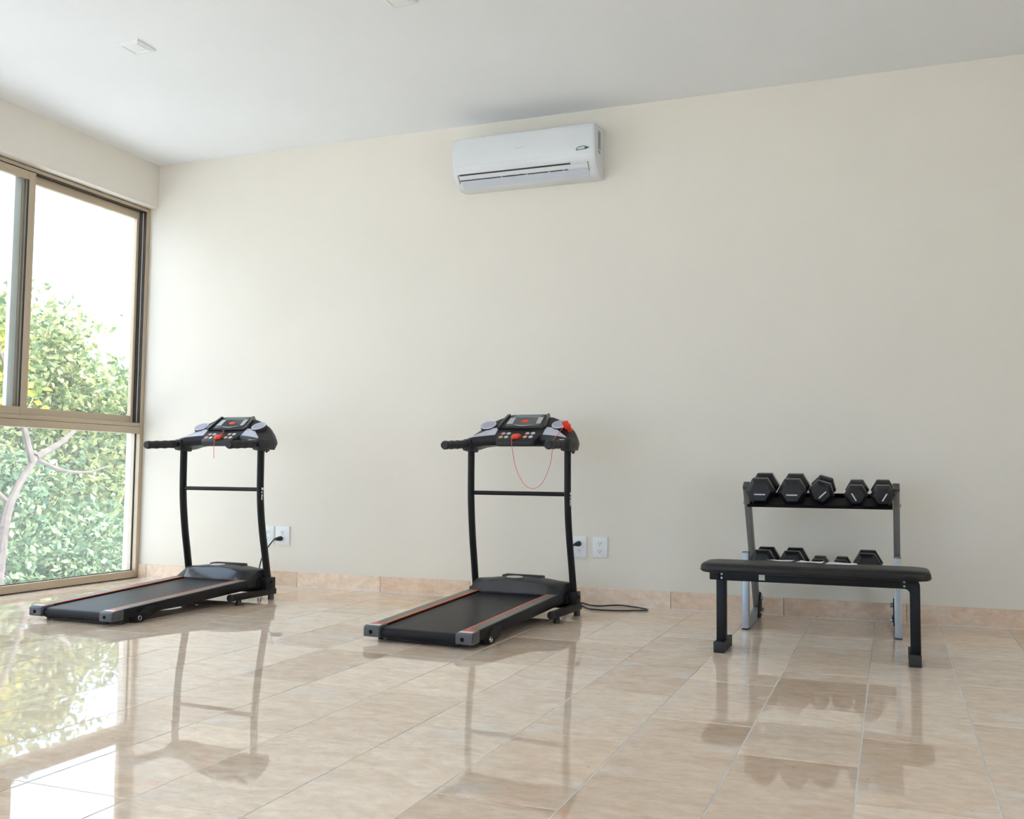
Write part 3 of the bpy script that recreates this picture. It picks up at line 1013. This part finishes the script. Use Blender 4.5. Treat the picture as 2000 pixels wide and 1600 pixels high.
# frame: beam bends down into the right leg
beam = MB()
beam.box(4.132, 4.895, -1.197, -1.152, 0.298, 0.339)
beam.build('beam', M_BLACK, BN, bevel=0.004)
legprof = [(4.880, 0.339)] + arc(4.922, 0.310, 0.029, 90, 0, 6) + [(4.951, 0.04), (4.912, 0.04), (4.912, 0.278)] + arc(4.892, 0.278, 0.020, 0, 90, 5) + [(4.880, 0.298)]
MB().prism(legprof, -1.199, -1.150, 'y').build('leg', M_BLACK, BN, bevel=0.003)
MB().box(4.136, 4.176, -1.199, -1.152, 0.04, 0.300).build('leg', M_BLACK, BN, bevel=0.004)
MB().box(4.108, 4.152, -1.203, -1.148, 0.300, 0.338).build('bracket', M_BLACK, BN, bevel=0.003)
for bx in (4.912 - 0.020, 4.160):
    for bz in (0.309, 0.326):
        MB().cyl((bx, -1.1985, bz), (bx, -1.2035, bz), 0.0045, n=10).build('bolt', M_STEEL, BN)
for fx in (4.1585, 4.9275):
    ft = MB().box(fx - 0.0225, fx + 0.0225, -1.268, -1.062, 0.0, 0.046).build('foot_bar', M_BLACK, BN, bevel=0.003)
    MB().box(fx - 0.0235, fx + 0.0235, -1.273, -1.250, 0.0004, 0.047).build('end_cap', M_RUBBER, ft, bevel=0.003)
    MB().box(fx - 0.0235, fx + 0.0235, -1.080, -1.057, 0.0004, 0.047).build('end_cap', M_RUBBER, ft, bevel=0.003)
MB().box(4.316, 4.341, -1.1985, -1.1971, 0.306, 0.330).build('white_sticker', M_STICK_W, BN)

# loose sheets lying on the pad
def sheet(label, pts, seed):
    rnd = random.Random(seed)
    n = 8
    a, b, c, d = [Vector(p_) for p_ in pts]
    top, bot = [], []
    g = [[None] * (n + 1) for _ in range(n + 1)]
    for i in range(n + 1):
        for j in range(n + 1):
            u, v = i / n, j / n
            p_ = a * (1 - u) * (1 - v) + b * u * (1 - v) + c * u * v + d * (1 - u) * v
            zz = 0.0014 + 0.0025 * max(0, math.sin(u * 5 + seed) * math.sin(v * 4 + seed * 2)) + (0.0012 * (abs(u - 0.5) * 2) ** 3)
            g[i][j] = Vector((p_.x, p_.y, 0.381 + zz))
    vs, fs = [], []
    for k_ in (0, 1):
        for i in range(n + 1):
            for j in range(n + 1):
                vs.append(g[i][j] + Vector((0, 0, 0.0006 * k_)))
    N = (n + 1) ** 2
    idx = lambda i, j, k_: k_ * N + i * (n + 1) + j
    for i in range(n):
        for j in range(n):
            fs.append((idx(i, j, 1), idx(i + 1, j, 1), idx(i + 1, j + 1, 1), idx(i, j + 1, 1)))
            fs.append((idx(i, j, 0), idx(i, j + 1, 0), idx(i + 1, j + 1, 0), idx(i + 1, j, 0)))
    for i in range(n):
        for (p_, q_) in (((i, 0), (i + 1, 0)), ((i + 1, n), (i, n)), ((0, i + 1), (0, i)), ((n, i), (n, i + 1))):
            fs.append((idx(*p_, 0), idx(*q_, 0), idx(*q_, 1), idx(*p_, 1)))
    o = MB().add(vs, fs).build('paper_sheet', M_PAPER)
    return tag(o, label, 'paper', 'loose white sheets on the bench')


sheet('white paper sheet on the bench pad, nearest its left end', [(4.337, -1.10), (4.440, -1.105), (4.452, -1.060), (4.360, -1.058)], 1)
sheet('white paper sheet in the middle of the bench pad', [(4.462, -1.125), (4.570, -1.145), (4.575, -1.065), (4.480, -1.062)], 2)
sheet('crumpled white paper sheet on the bench pad, furthest right', [(4.585, -1.175), (4.715, -1.150), (4.700, -1.085), (4.592, -1.068)], 3)

# ------------------------------------------------------------------ dumbbell rack
RK = thing('dumbbell_rack', 'grey two-tier steel dumbbell rack against the back wall', 'rack', (0, 0, 0))


def bar(p0, p1, wx, wt):
    """rectangular tube from p0 to p1 in a plane x = const, wx wide along x, wt across"""
    p0, p1 = Vector(p0), Vector(p1)
    d = (p1 - p0).normalized()
    s_ = Vector((1, 0, 0))
    t = d.cross(s_).normalized()
    mb = MB()
    mb.loft([[p + s_ * a * wx / 2 + t * b * wt / 2 for a, b in ((-1, -1), (1, -1), (1, 1), (-1, 1))] for p in (p0, p1)])
    return mb


for sx, X0 in ((1, 4.174), (-1, 4.870)):
    fl = bar((X0, -0.558, 0.004), (X0, -0.540, 0.372), 0.031, 0.050).build('front_leg', M_RACK_L, RK, bevel=0.003)
    MB().box(X0 - 0.0165, X0 + 0.0165, -0.5835, -0.5315, 0.0, 0.007).build('foot_pad', M_RUBBER, fl)
    MB().box(X0 - 0.0165, X0 + 0.0165, -0.566, -0.514, 0.370, 0.376).build('leg_cap', M_RACK_D, fl)
    MB().box(X0 - 0.0155, X0 + 0.0155, -0.532, -0.075, 0.004, 0.058).build('base_bar', M_RACK_L, RK, bevel=0.003)
    MB().box(X0 - 0.0165, X0 + 0.0165, -0.12, -0.07, 0.0, 0.006).build('foot_pad', M_RUBBER, RK)
    pd = Vector((0, -0.505 + 0.130, 0.694 - 0.050)).normalized()
    pb, pt = Vector((X0, -0.130, 0.050)), Vector((X0, -0.505, 0.694))
    post = bar(pb, pt, 0.030, 0.050).build('slanted_post', M_RACK_D, RK, bevel=0.003)
    bar(pt - pd * 0.002, pt + pd * 0.016, 0.0315, 0.0515).build('post_cap', M_DKGREY, post, bevel=0.003)
    # gusset with bolts on the inner side
    xa, xb = sorted((X0 + sx * 0.0165, X0 + sx * 0.0215))
    gs = MB().prism([(-0.235, 0.012), (-0.085, 0.012), (-0.10, 0.125), (-0.16, 0.14)], xa, xb, 'x').build('gusset', M_BLACK, RK, bevel=0.001, seg=1)
    for gy, gz in ((-0.15, 0.105), (-0.12, 0.040), (-0.19, 0.034)):
        MB().cyl((X0 + sx * 0.0215, gy, gz), (X0 + sx * 0.036, gy, gz), 0.0115, n=6).build('bolt', M_STEEL, gs, bevel=0.001, seg=1)
    MB().cyl((X0 - sx * 0.0155, -0.458, 0.615), (X0 - sx * 0.022, -0.458, 0.615), 0.009, n=12).build('bolt', M_STEEL, RK)

# two trays with front and back lips
for name, y0, z0, y1, z1 in (('upper', -0.612, 0.598, -0.300, 0.639), ('lower', -0.600, 0.262, -0.300, 0.266)):
    xa, xb = 4.1905, 4.8535
    dy, dz = y1 - y0, z1 - z0
    prof = [(y0, z0), (y1, z1), (y1, z1 + 0.026), (y1 - 0.004, z1 + 0.026), (y1 - 0.005, z1 + 0.005), (y0 + 0.004, z0 + 0.005), (y0 + 0.004, z0 + 0.014), (y0, z0 + 0.014)]
    MB().prism(prof, xa, xb, 'x').build('tray', M_MATTBLACK, RK, bevel=0.001, seg=1)


def make_dumbbell(label, X, zc_, Rr, roll, tier, text=True):
    """hexagonal rubber heads on a short bar; axis runs from the viewer to the wall"""
    y0, z0, y1, z1 = (-0.612, 0.598, -0.300, 0.639) if tier == 'upper' else (-0.600, 0.262, -0.300, 0.266)
    tilt = math.atan2(z1 - z0, y1 - y0)
    ap = Rr * 0.866
    ym = -0.4455
    HL = 0.034 + 0.62 * Rr
    hl = 0.062
    d = bpy.data.objects.new('dumbbell', None)
    COL.objects.link(d)
    lift = ap if abs(math.sin(3 * roll)) < 0.02 else max(math.cos(abs(((roll + PI / 6) % (PI / 3)) - PI / 6) - PI / 6), 0) * Rr
    d.location = (X, ym, z0 + (z1 - z0) * (ym - y0) / (y1 - y0) + 0.006 + lift / math.cos(tilt))
    d.rotation_euler = (Matrix.Rotation(tilt, 3, 'X') @ Matrix.Rotation(-roll, 3, 'Y')).to_euler()
    tag(d, label, 'dumbbell', 'hex dumbbells on the %s tier of the rack' % tier)
    hexa = lambda r, y: [(r * math.cos(PI / 3 * i), y, r * math.sin(PI / 3 * i)) for i in range(6)]
    for s_ in (-1, 1):
        a, b = s_ * (hl + HL), s_ * hl
        e = s_ * -1
        mb = MB().loft([hexa(Rr * 0.70, a), hexa(Rr * 0.975, a + e * 0.020), hexa(Rr, a + e * 0.025), hexa(Rr, b - e * 0.014), hexa(Rr * 0.80, b)])
        h_ = mb.build('head', M_HEX, d, bevel=0.0014, seg=1, angle=20)
        if s_ < 0 and text:
            tx = MB()
            n = 9
            L = Rr * 0.74
            w = L / n
            for i in range(n):
                hh = 0.0062 if i % 3 else 0.0052
                tx.box(-L / 2 + i * w, -L / 2 + (i + 0.84) * w, a - 0.0012, a + 0.001, -Rr * 0.17 - hh / 2, -Rr * 0.17 + hh / 2)
            tx.build('white_lettering', M_WHITE, h_)
    MB().tube([(0, -hl - 0.004, 0), (0, -hl * 0.5, 0), (0, 0, 0), (0, hl * 0.5, 0), (0, hl + 0.004, 0)], [0.0135, 0.0150, 0.0160, 0.0150, 0.0135], 14).build('handle', M_CHROME, d)
    return d


UP = [('large black hex dumbbell at the left end of the upper tier', 4.247, .667, .0725, 0.0),
      ('large black hex dumbbell, second from the left on the upper tier', 4.3985, .667, .0715, 0.0),
      ('black hex dumbbell tipped on its edge in the middle of the upper tier', 4.533, .669, .0615, R(44)),
      ('medium black hex dumbbell right of the gap on the upper tier', 4.691, .658, .0560, R(-60)),
      ('medium black hex dumbbell at the right end of the upper tier', 4.8105, .659, .0565, R(60))]
for lb, X_, z_, r_, ro_ in UP:
    make_dumbbell(lb, X_, z_, r_, ro_, 'upper')
LO = [('large black hex dumbbell at the left end of the lower tier', 4.254, .328, .0685, 0.0),
      ('large black hex dumbbell, second from the left on the lower tier', 4.394, .328, .0685, 0.0),
      ('small black hex dumbbell on the lower tier, left of the other small one', 4.514, .316, .0485, 0.0),
      ('small black hex dumbbell on the lower tier, next to the large right one', 4.617, .316, .0485, 0.0),
      ('large black hex dumbbell at the right end of the lower tier', 4.737, .330, .0690, 0.0)]
for lb, X_, z_, r_, ro_ in LO:
    make_dumbbell(lb, X_, z_, r_, ro_, 'lower')

# ------------------------------------------------------------------ air conditioner
AC = thing('air_conditioner', 'white wall-mounted split air conditioner below the ceiling', 'air conditioner', (0, 0, 0))
AX0, AX1 = 2.392, 3.287
body = [(-0.001, 2.484), (-0.085, 2.478), (-0.115, 2.486), (-0.150, 2.512), (-0.180, 2.546), (-0.197, 2.590), (-0.205, 2.66), (-0.206, 2.745),
        (-0.196, 2.768), (-0.170, 2.780), (-0.075, 2.789), (-0.001, 2.789)]
rings = []
for x, sc in ((AX0, 0.965), (AX0 + 0.006, 0.992), (AX0 + 0.016, 1.0), (AX1 - 0.016, 1.0), (AX1 - 0.006, 0.992), (AX1, 0.965)):
    rings.append([(x, y * sc, 2.635 + (z - 2.635) * sc) for y, z in body])
acb = MB().loft(rings).build('casing', M_WHITEPLASTIC, AC, angle=40)
# outlet cavity, dark slot and the two flaps
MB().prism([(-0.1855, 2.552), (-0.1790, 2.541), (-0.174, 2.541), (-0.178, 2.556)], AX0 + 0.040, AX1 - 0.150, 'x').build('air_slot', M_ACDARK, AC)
fl = MB().prism([(-0.1815, 2.5440), (-0.1660, 2.5245), (-0.1625, 2.5275), (-0.178, 2.5465)], AX0 + 0.036, AX1 - 0.045, 'x').build('upper_flap', M_WHITEPLASTIC, AC, bevel=0.0008, seg=1)
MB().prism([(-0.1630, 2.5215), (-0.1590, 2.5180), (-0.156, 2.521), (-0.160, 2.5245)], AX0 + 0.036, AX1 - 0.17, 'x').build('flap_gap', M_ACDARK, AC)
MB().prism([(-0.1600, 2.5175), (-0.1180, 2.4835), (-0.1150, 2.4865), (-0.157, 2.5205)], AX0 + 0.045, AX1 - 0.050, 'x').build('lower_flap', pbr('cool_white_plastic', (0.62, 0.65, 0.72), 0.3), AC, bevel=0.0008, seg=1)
for xx in (AX0 + 0.030, AX1 - 0.046):
    MB().prism([(-0.1885, 2.548), (-0.150, 2.506), (-0.147, 2.509), (-0.1855, 2.551)], xx, xx + 0.004, 'x').build('outlet_edge', M_LABELGREY, AC)
for xx in (2.70, 2.86, 3.00, 3.09):
    MB().prism([(-0.1655, 2.5275), (-0.1590, 2.5165), (-0.155, 2.520), (-0.162, 2.531)], xx - 0.006, xx + 0.006, 'x').build('flap_clip', M_WHITEPLASTIC, AC)
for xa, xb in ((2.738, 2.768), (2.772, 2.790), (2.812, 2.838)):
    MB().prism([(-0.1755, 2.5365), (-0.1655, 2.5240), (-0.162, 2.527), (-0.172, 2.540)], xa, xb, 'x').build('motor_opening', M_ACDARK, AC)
# front panel seam and the mark at the lower right, maker's mark in the middle, rating label on the side
MB().prism([(-0.2005, 2.600), (-0.2000, 2.5985), (-0.1955, 2.5985), (-0.196, 2.600)], AX0 + 0.018, AX1 - 0.018, 'x').build('panel_seam', M_ACSIDE, AC)
YF = -0.2085
gm = MB()
path = [(3.178, 2.617), (3.180, 2.626), (3.195, 2.634), (3.222, 2.637), (3.250, 2.629), (3.255, 2.626), (3.240, 2.620), (3.178, 2.617)]
gm.tube([(x, YF + (2.66 - z) * 0.11 + 0.0012, z) for x, z in path], 0.0018, 6)
gm.build('green_energy_mark', M_GREEN, AC)
MB().prism([(3.230, 2.622), (3.258, 2.627), (3.232, 2.634)], -0.2065, -0.2025, 'y').build('green_energy_tip', M_GREEN, AC)
lg = MB()
for i in range(5):
    lg.box(2.805 + i * 0.011, 2.813 + i * 0.011, -0.2068, -0.2052, 2.668, 2.675)
lg.build('maker_mark', pbr('pale_grey_print', (0.66, 0.67, 0.67), 0.4), AC)
MB().box(AX1 + 0.0001, AX1 + 0.0012, -0.125, -0.075, 2.640, 2.748).build('rating_label', M_LABELGREY, AC)
MB().box(AX1 + 0.0001, AX1 + 0.0012, -0.122, -0.080, 2.618, 2.632).build('rating_label', M_LABELGREY, AC)


# ------------------------------------------------------------------ wall outlets
def outlet(label, x0, x1, group):
    cx = (x0 + x1) / 2
    o = thing('wall_outlet', label, 'outlet', (cx, 0, 0.328), 0, group)
    hw = (x1 - x0) / 2
    MB().box(-hw, hw, -0.0085, -0.0002, -0.0605, 0.0605).build('cover_plate', M_PLATE, o, bevel=0.003)
    for dz in (0.021, -0.021):
        s_ = MB().box(-0.0185, 0.0185, -0.0100, -0.0080, dz - 0.0155, dz + 0.0155).build('socket', M_PLATE, o, bevel=0.002)
        for dx in (-0.0070, 0.0070):
            MB().box(dx - 0.0012, dx + 0.0012, -0.0106, -0.0095, dz - 0.002, dz + 0.008).build('slot', M_SLOT, s_)
        MB().cyl((0, -0.0106, dz - 0.008), (0, -0.0095, dz - 0.008), 0.0026, n=10).build('ground_hole', M_SLOT, s_)
    return o


outlet('white wall outlet mostly hidden behind the upright of the window-side treadmill', 0.950, 1.047, 'white wall outlets')
outlet('white wall outlet with a black plug, behind the window-side treadmill', 1.062, 1.168, 'white wall outlets')
outlet('white wall outlet with a black plug, behind the middle treadmill', 3.104, 3.193, 'white wall outlets')
outlet('empty white wall outlet right of the middle treadmill', 3.229, 3.318, 'white wall outlets')


# ------------------------------------------------------------------ ceiling lamps
def downlight(label, X, Y):
    o = thing('ceiling_light', label, 'ceiling light', (X, Y, ROOM_H), 0, 'square ceiling lights')
    h = 0.068
    fr_ = MB()
    for a in (0,):
        fr_.loft([[(-h, -h, 0), (h, -h, 0), (h, h, 0), (-h, h, 0)], [(-h, -h, -0.008), (h, -h, -0.008), (h, h, -0.008), (-h, h, -0.008)],
                  [(-0.050, -0.050, -0.014), (0.050, -0.050, -0.014), (0.050, 0.050, -0.014), (-0.050, 0.050, -0.014)],
                  [(-0.044, -0.044, -0.010), (0.044, -0.044, -0.010), (0.044, 0.044, -0.010), (-0.044, 0.044, -0.010)]])
    fr_.build('frame', M_LIGHT, o, angle=20)
    MB().box(-0.0435, 0.0435, -0.0435, 0.0435, -0.0118, -0.0095).build('diffuser', M_DIFF, o)
    return o


downlight('small square ceiling light nearer the window', 1.262, -1.635)
downlight('small square ceiling light cut off by the top edge of the picture', 2.770, -1.635)

# ------------------------------------------------------------------ garden outside
struct('ground', MB().box(-90, 90, -90, 90, -3.6, -3.2), M_BOUNCE_GROUND, 'unseen ground far below the window, kept pale to bounce light indoors')


def leaf_cloud(blobs, n, size, seed):
    rnd = random.Random(seed)
    vs, fs = [], []
    tot = sum(b[3] * b[4] * b[5] for b in blobs)
    for (cx, cy, cz, rx, ry, rz) in blobs:
        k_ = int(n * rx * ry * rz / tot)
        # twig clusters inside the blob
        ncl = max(6, k_ // 14)
        for _ in range(ncl):
            while True:
                u = Vector((rnd.uniform(-1, 1), rnd.uniform(-1, 1), rnd.uniform(-1, 1)))
                if 0.25 < u.length < 1:
                    break
            u = u * (0.62 + 0.38 * rnd.random())
            c = Vector((cx + u.x * rx, cy + u.y * ry, cz + u.z * rz))
            for _ in range(14):
                p = c + Vector((rnd.gauss(0, .13), rnd.gauss(0, .13), rnd.gauss(0, .11)))
                s_ = size * rnd.uniform(0.6, 1.3)
                d = Vector((rnd.gauss(0, 1), rnd.gauss(0, 1), rnd.gauss(-0.25, 0.8))).normalized()
                w = d.cross(Vector((rnd.gauss(0, 1), rnd.gauss(0, 1), rnd.gauss(0, 1)))).normalized()
                nn = d.cross(w)
                b = len(vs)
                vs += [p, p + d * s_ * 0.5 + w * s_ * 0.30 + nn * s_ * 0.06, p + d * s_ * 1.05, p + d * s_ * 0.5 - w * s_ * 0.30 + nn * s_ * 0.06]
                fs += [(b, b + 1, b + 2), (b, b + 2, b + 3)]
    return vs, fs


def tree(label, trunk, branches, blobs, n, size, mat, seed, base_r=0.10):
    base = trunk[0]
    t = thing('garden_tree', label, 'tree', base, 0, 'trees outside the window')
    B = Vector(base)
    pts = spline([Vector(p_) - B for p_ in trunk], 5)
    rs = [base_r * (1 - 0.65 * i / (len(pts) - 1)) for i in range(len(pts))]
    MB().tube(pts, rs, 9).build('trunk', M_BARK, t)
    for b, r0 in branches:
        q = spline([Vector(p_) - B for p_ in b], 5)
        MB().tube(q, [r0 * (1 - 0.75 * i / (len(q) - 1)) for i in range(len(q))], 7).build('branch', M_BARK, t)
    vs, fs = leaf_cloud([(b[0] - B.x, b[1] - B.y, b[2] - B.z, *b[3:]) for b in blobs], n, size, seed)
    me = bpy.data.meshes.new('foliage')
    me.from_pydata([tuple(v) for v in vs], [], fs)
    me.materials.append(mat)
    o = bpy.data.objects.new('foliage', me)
    COL.objects.link(o)
    o.parent = t
    o['kind'] = 'stuff'
    return t


tree('garden tree with a forked pale trunk right outside the window',
     [(-4.2, 2.40, -3.2), (-4.1, 2.36, -1.2), (-4.0, 2.36, 0.1), (-4.0, 2.50, 0.52), (-4.0, 2.75, 0.88)],
     [([(-4.0, 2.75, 0.88), (-4.0, 3.05, 1.03), (-4.05, 3.35, 1.22), (-4.3, 3.65, 1.35)], 0.045),
      ([(-4.0, 2.76, 0.86), (-3.98, 3.1, 0.74), (-3.98, 3.5, 0.72), (-4.0, 3.85, 0.80)], 0.026),
      ([(-4.0, 2.70, 0.82), (-4.1, 2.62, 1.3), (-4.3, 2.5, 2.0), (-4.5, 2.4, 2.6)], 0.04),
      ([(-4.0, 2.44, 0.36), (-4.1, 2.1, 0.7), (-4.2, 1.7, 1.2)], 0.035)],
     [(-5.2, 2.6, 1.75, 0.9, 1.05, 0.9), (-4.9, 1.4, 1.7, 0.9, 1.0, 1.0), (-4.9, 0.9, 2.2, 0.9, 0.9, 0.7)],
     5000, 0.11, M_LEAF_B, 3, 0.085)
tree('broad green garden tree behind the forked trunk',
     [(-6.6, 4.6, -3.2), (-6.5, 4.6, -1.0), (-6.5, 4.7, 0.8), (-6.4, 4.8, 2.0)],
     [([(-6.5, 4.65, 0.3), (-6.2, 5.2, 1.2), (-6.0, 5.6, 2.0)], 0.05), ([(-6.5, 4.65, 0.6), (-6.6, 4.0, 1.6), (-6.6, 3.6, 2.3)], 0.05)],
     [(-6.2, 4.25, 2.25, 1.1, 1.2, 1.1), (-6.2, 5.0, 2.2, 1.0, 0.75, 1.05), (-6.0, 3.4, 2.25, 1.1, 1.0, 1.1), (-6.1, 4.6, 0.5, 1.2, 1.8, 1.2), (-6.2, 5.6, 1.5, 1.0, 0.8, 1.0)],
     17000, 0.105, M_LEAF_A, 5, 0.12)
tree('green garden tree thinning out toward the window corner',
     [(-6.2, 7.2, -3.2), (-6.2, 7.1, -0.5), (-6.1, 7.0, 1.4)],
     [([(-6.2, 7.1, 0.0), (-6.0, 6.4, 1.0), (-6.0, 6.1, 1.8)], 0.05)],
     [(-6.2, 6.5, 1.5, 1.1, 1.1, 1.0), (-6.0, 6.2, 0.2, 1.2, 1.3, 1.1), (-6.3, 7.7, 0.9, 1.3, 1.2, 1.4)],
     12000, 0.105, M_LEAF_A, 8, 0.11)
tree('dark leafy shrub below the forked trunk, low outside the window',
     [(-4.7, 3.6, -3.2), (-4.7, 3.6, -1.6), (-4.7, 3.7, -0.6)],
     [([(-4.7, 3.6, -1.4), (-4.6, 3.1, -0.7), (-4.5, 2.8, -0.3)], 0.04)],
     [(-4.9, 3.5, -0.55, 0.8, 1.2, 0.9), (-4.9, 4.5, -0.4, 0.8, 0.9, 0.9), (-4.9, 2.5, -0.5, 0.8, 0.9, 0.8), (-5.2, 3.4, 0.5, 0.6, 1.1, 0.6)],
     9000, 0.10, M_LEAF_C, 11, 0.08)
tree('tall distant tree filling the back of the garden',
     [(-10.5, 9.0, -3.2), (-10.5, 9.0, 0.0), (-10.4, 9.1, 2.4)],
     [([(-10.5, 9.0, 0.5), (-10.2, 9.8, 1.6), (-10.0, 10.4, 2.2)], 0.07)],
     [(-10.2, 8.6, 2.0, 1.6, 2.0, 1.7), (-10.2, 10.6, 1.3, 1.6, 2.0, 1.7), (-10.2, 8.0, -0.6, 1.6, 2.2, 1.8), (-10.2, 10.8, -0.8, 1.6, 2.2, 1.8)],
     9000, 0.20, M_LEAF_C, 13, 0.15)

# unseen trees added left of the view to block sky light from the windows
for n_, (ty, tz, lab) in enumerate(((0.6, 0.35, 'first unseen tree added beyond the left edge to block sky light'), (-1.9, 0.1, 'second unseen tree added beyond the left edge to block sky light'),
                                    (-4.4, 0.6, 'third unseen tree added beyond the left edge to block sky light'))):
    tree(lab, [(-6.4, ty, -3.2), (-6.3, ty + 0.1, -0.8), (-6.3, ty, 1.6)],
         [([(-6.3, ty, 0.4), (-6.0, ty + 0.6, 1.4), (-5.9, ty + 0.9, 2.2)], 0.05)],
         [(-6.2, ty, 1.9 + tz, 1.2, 1.5, 1.2), (-6.1, ty, 0.0, 1.2, 1.5, 1.4)], 5000, 0.17, M_LEAF_A if n_ != 1 else M_LEAF_B, 30 + n_, 0.11)
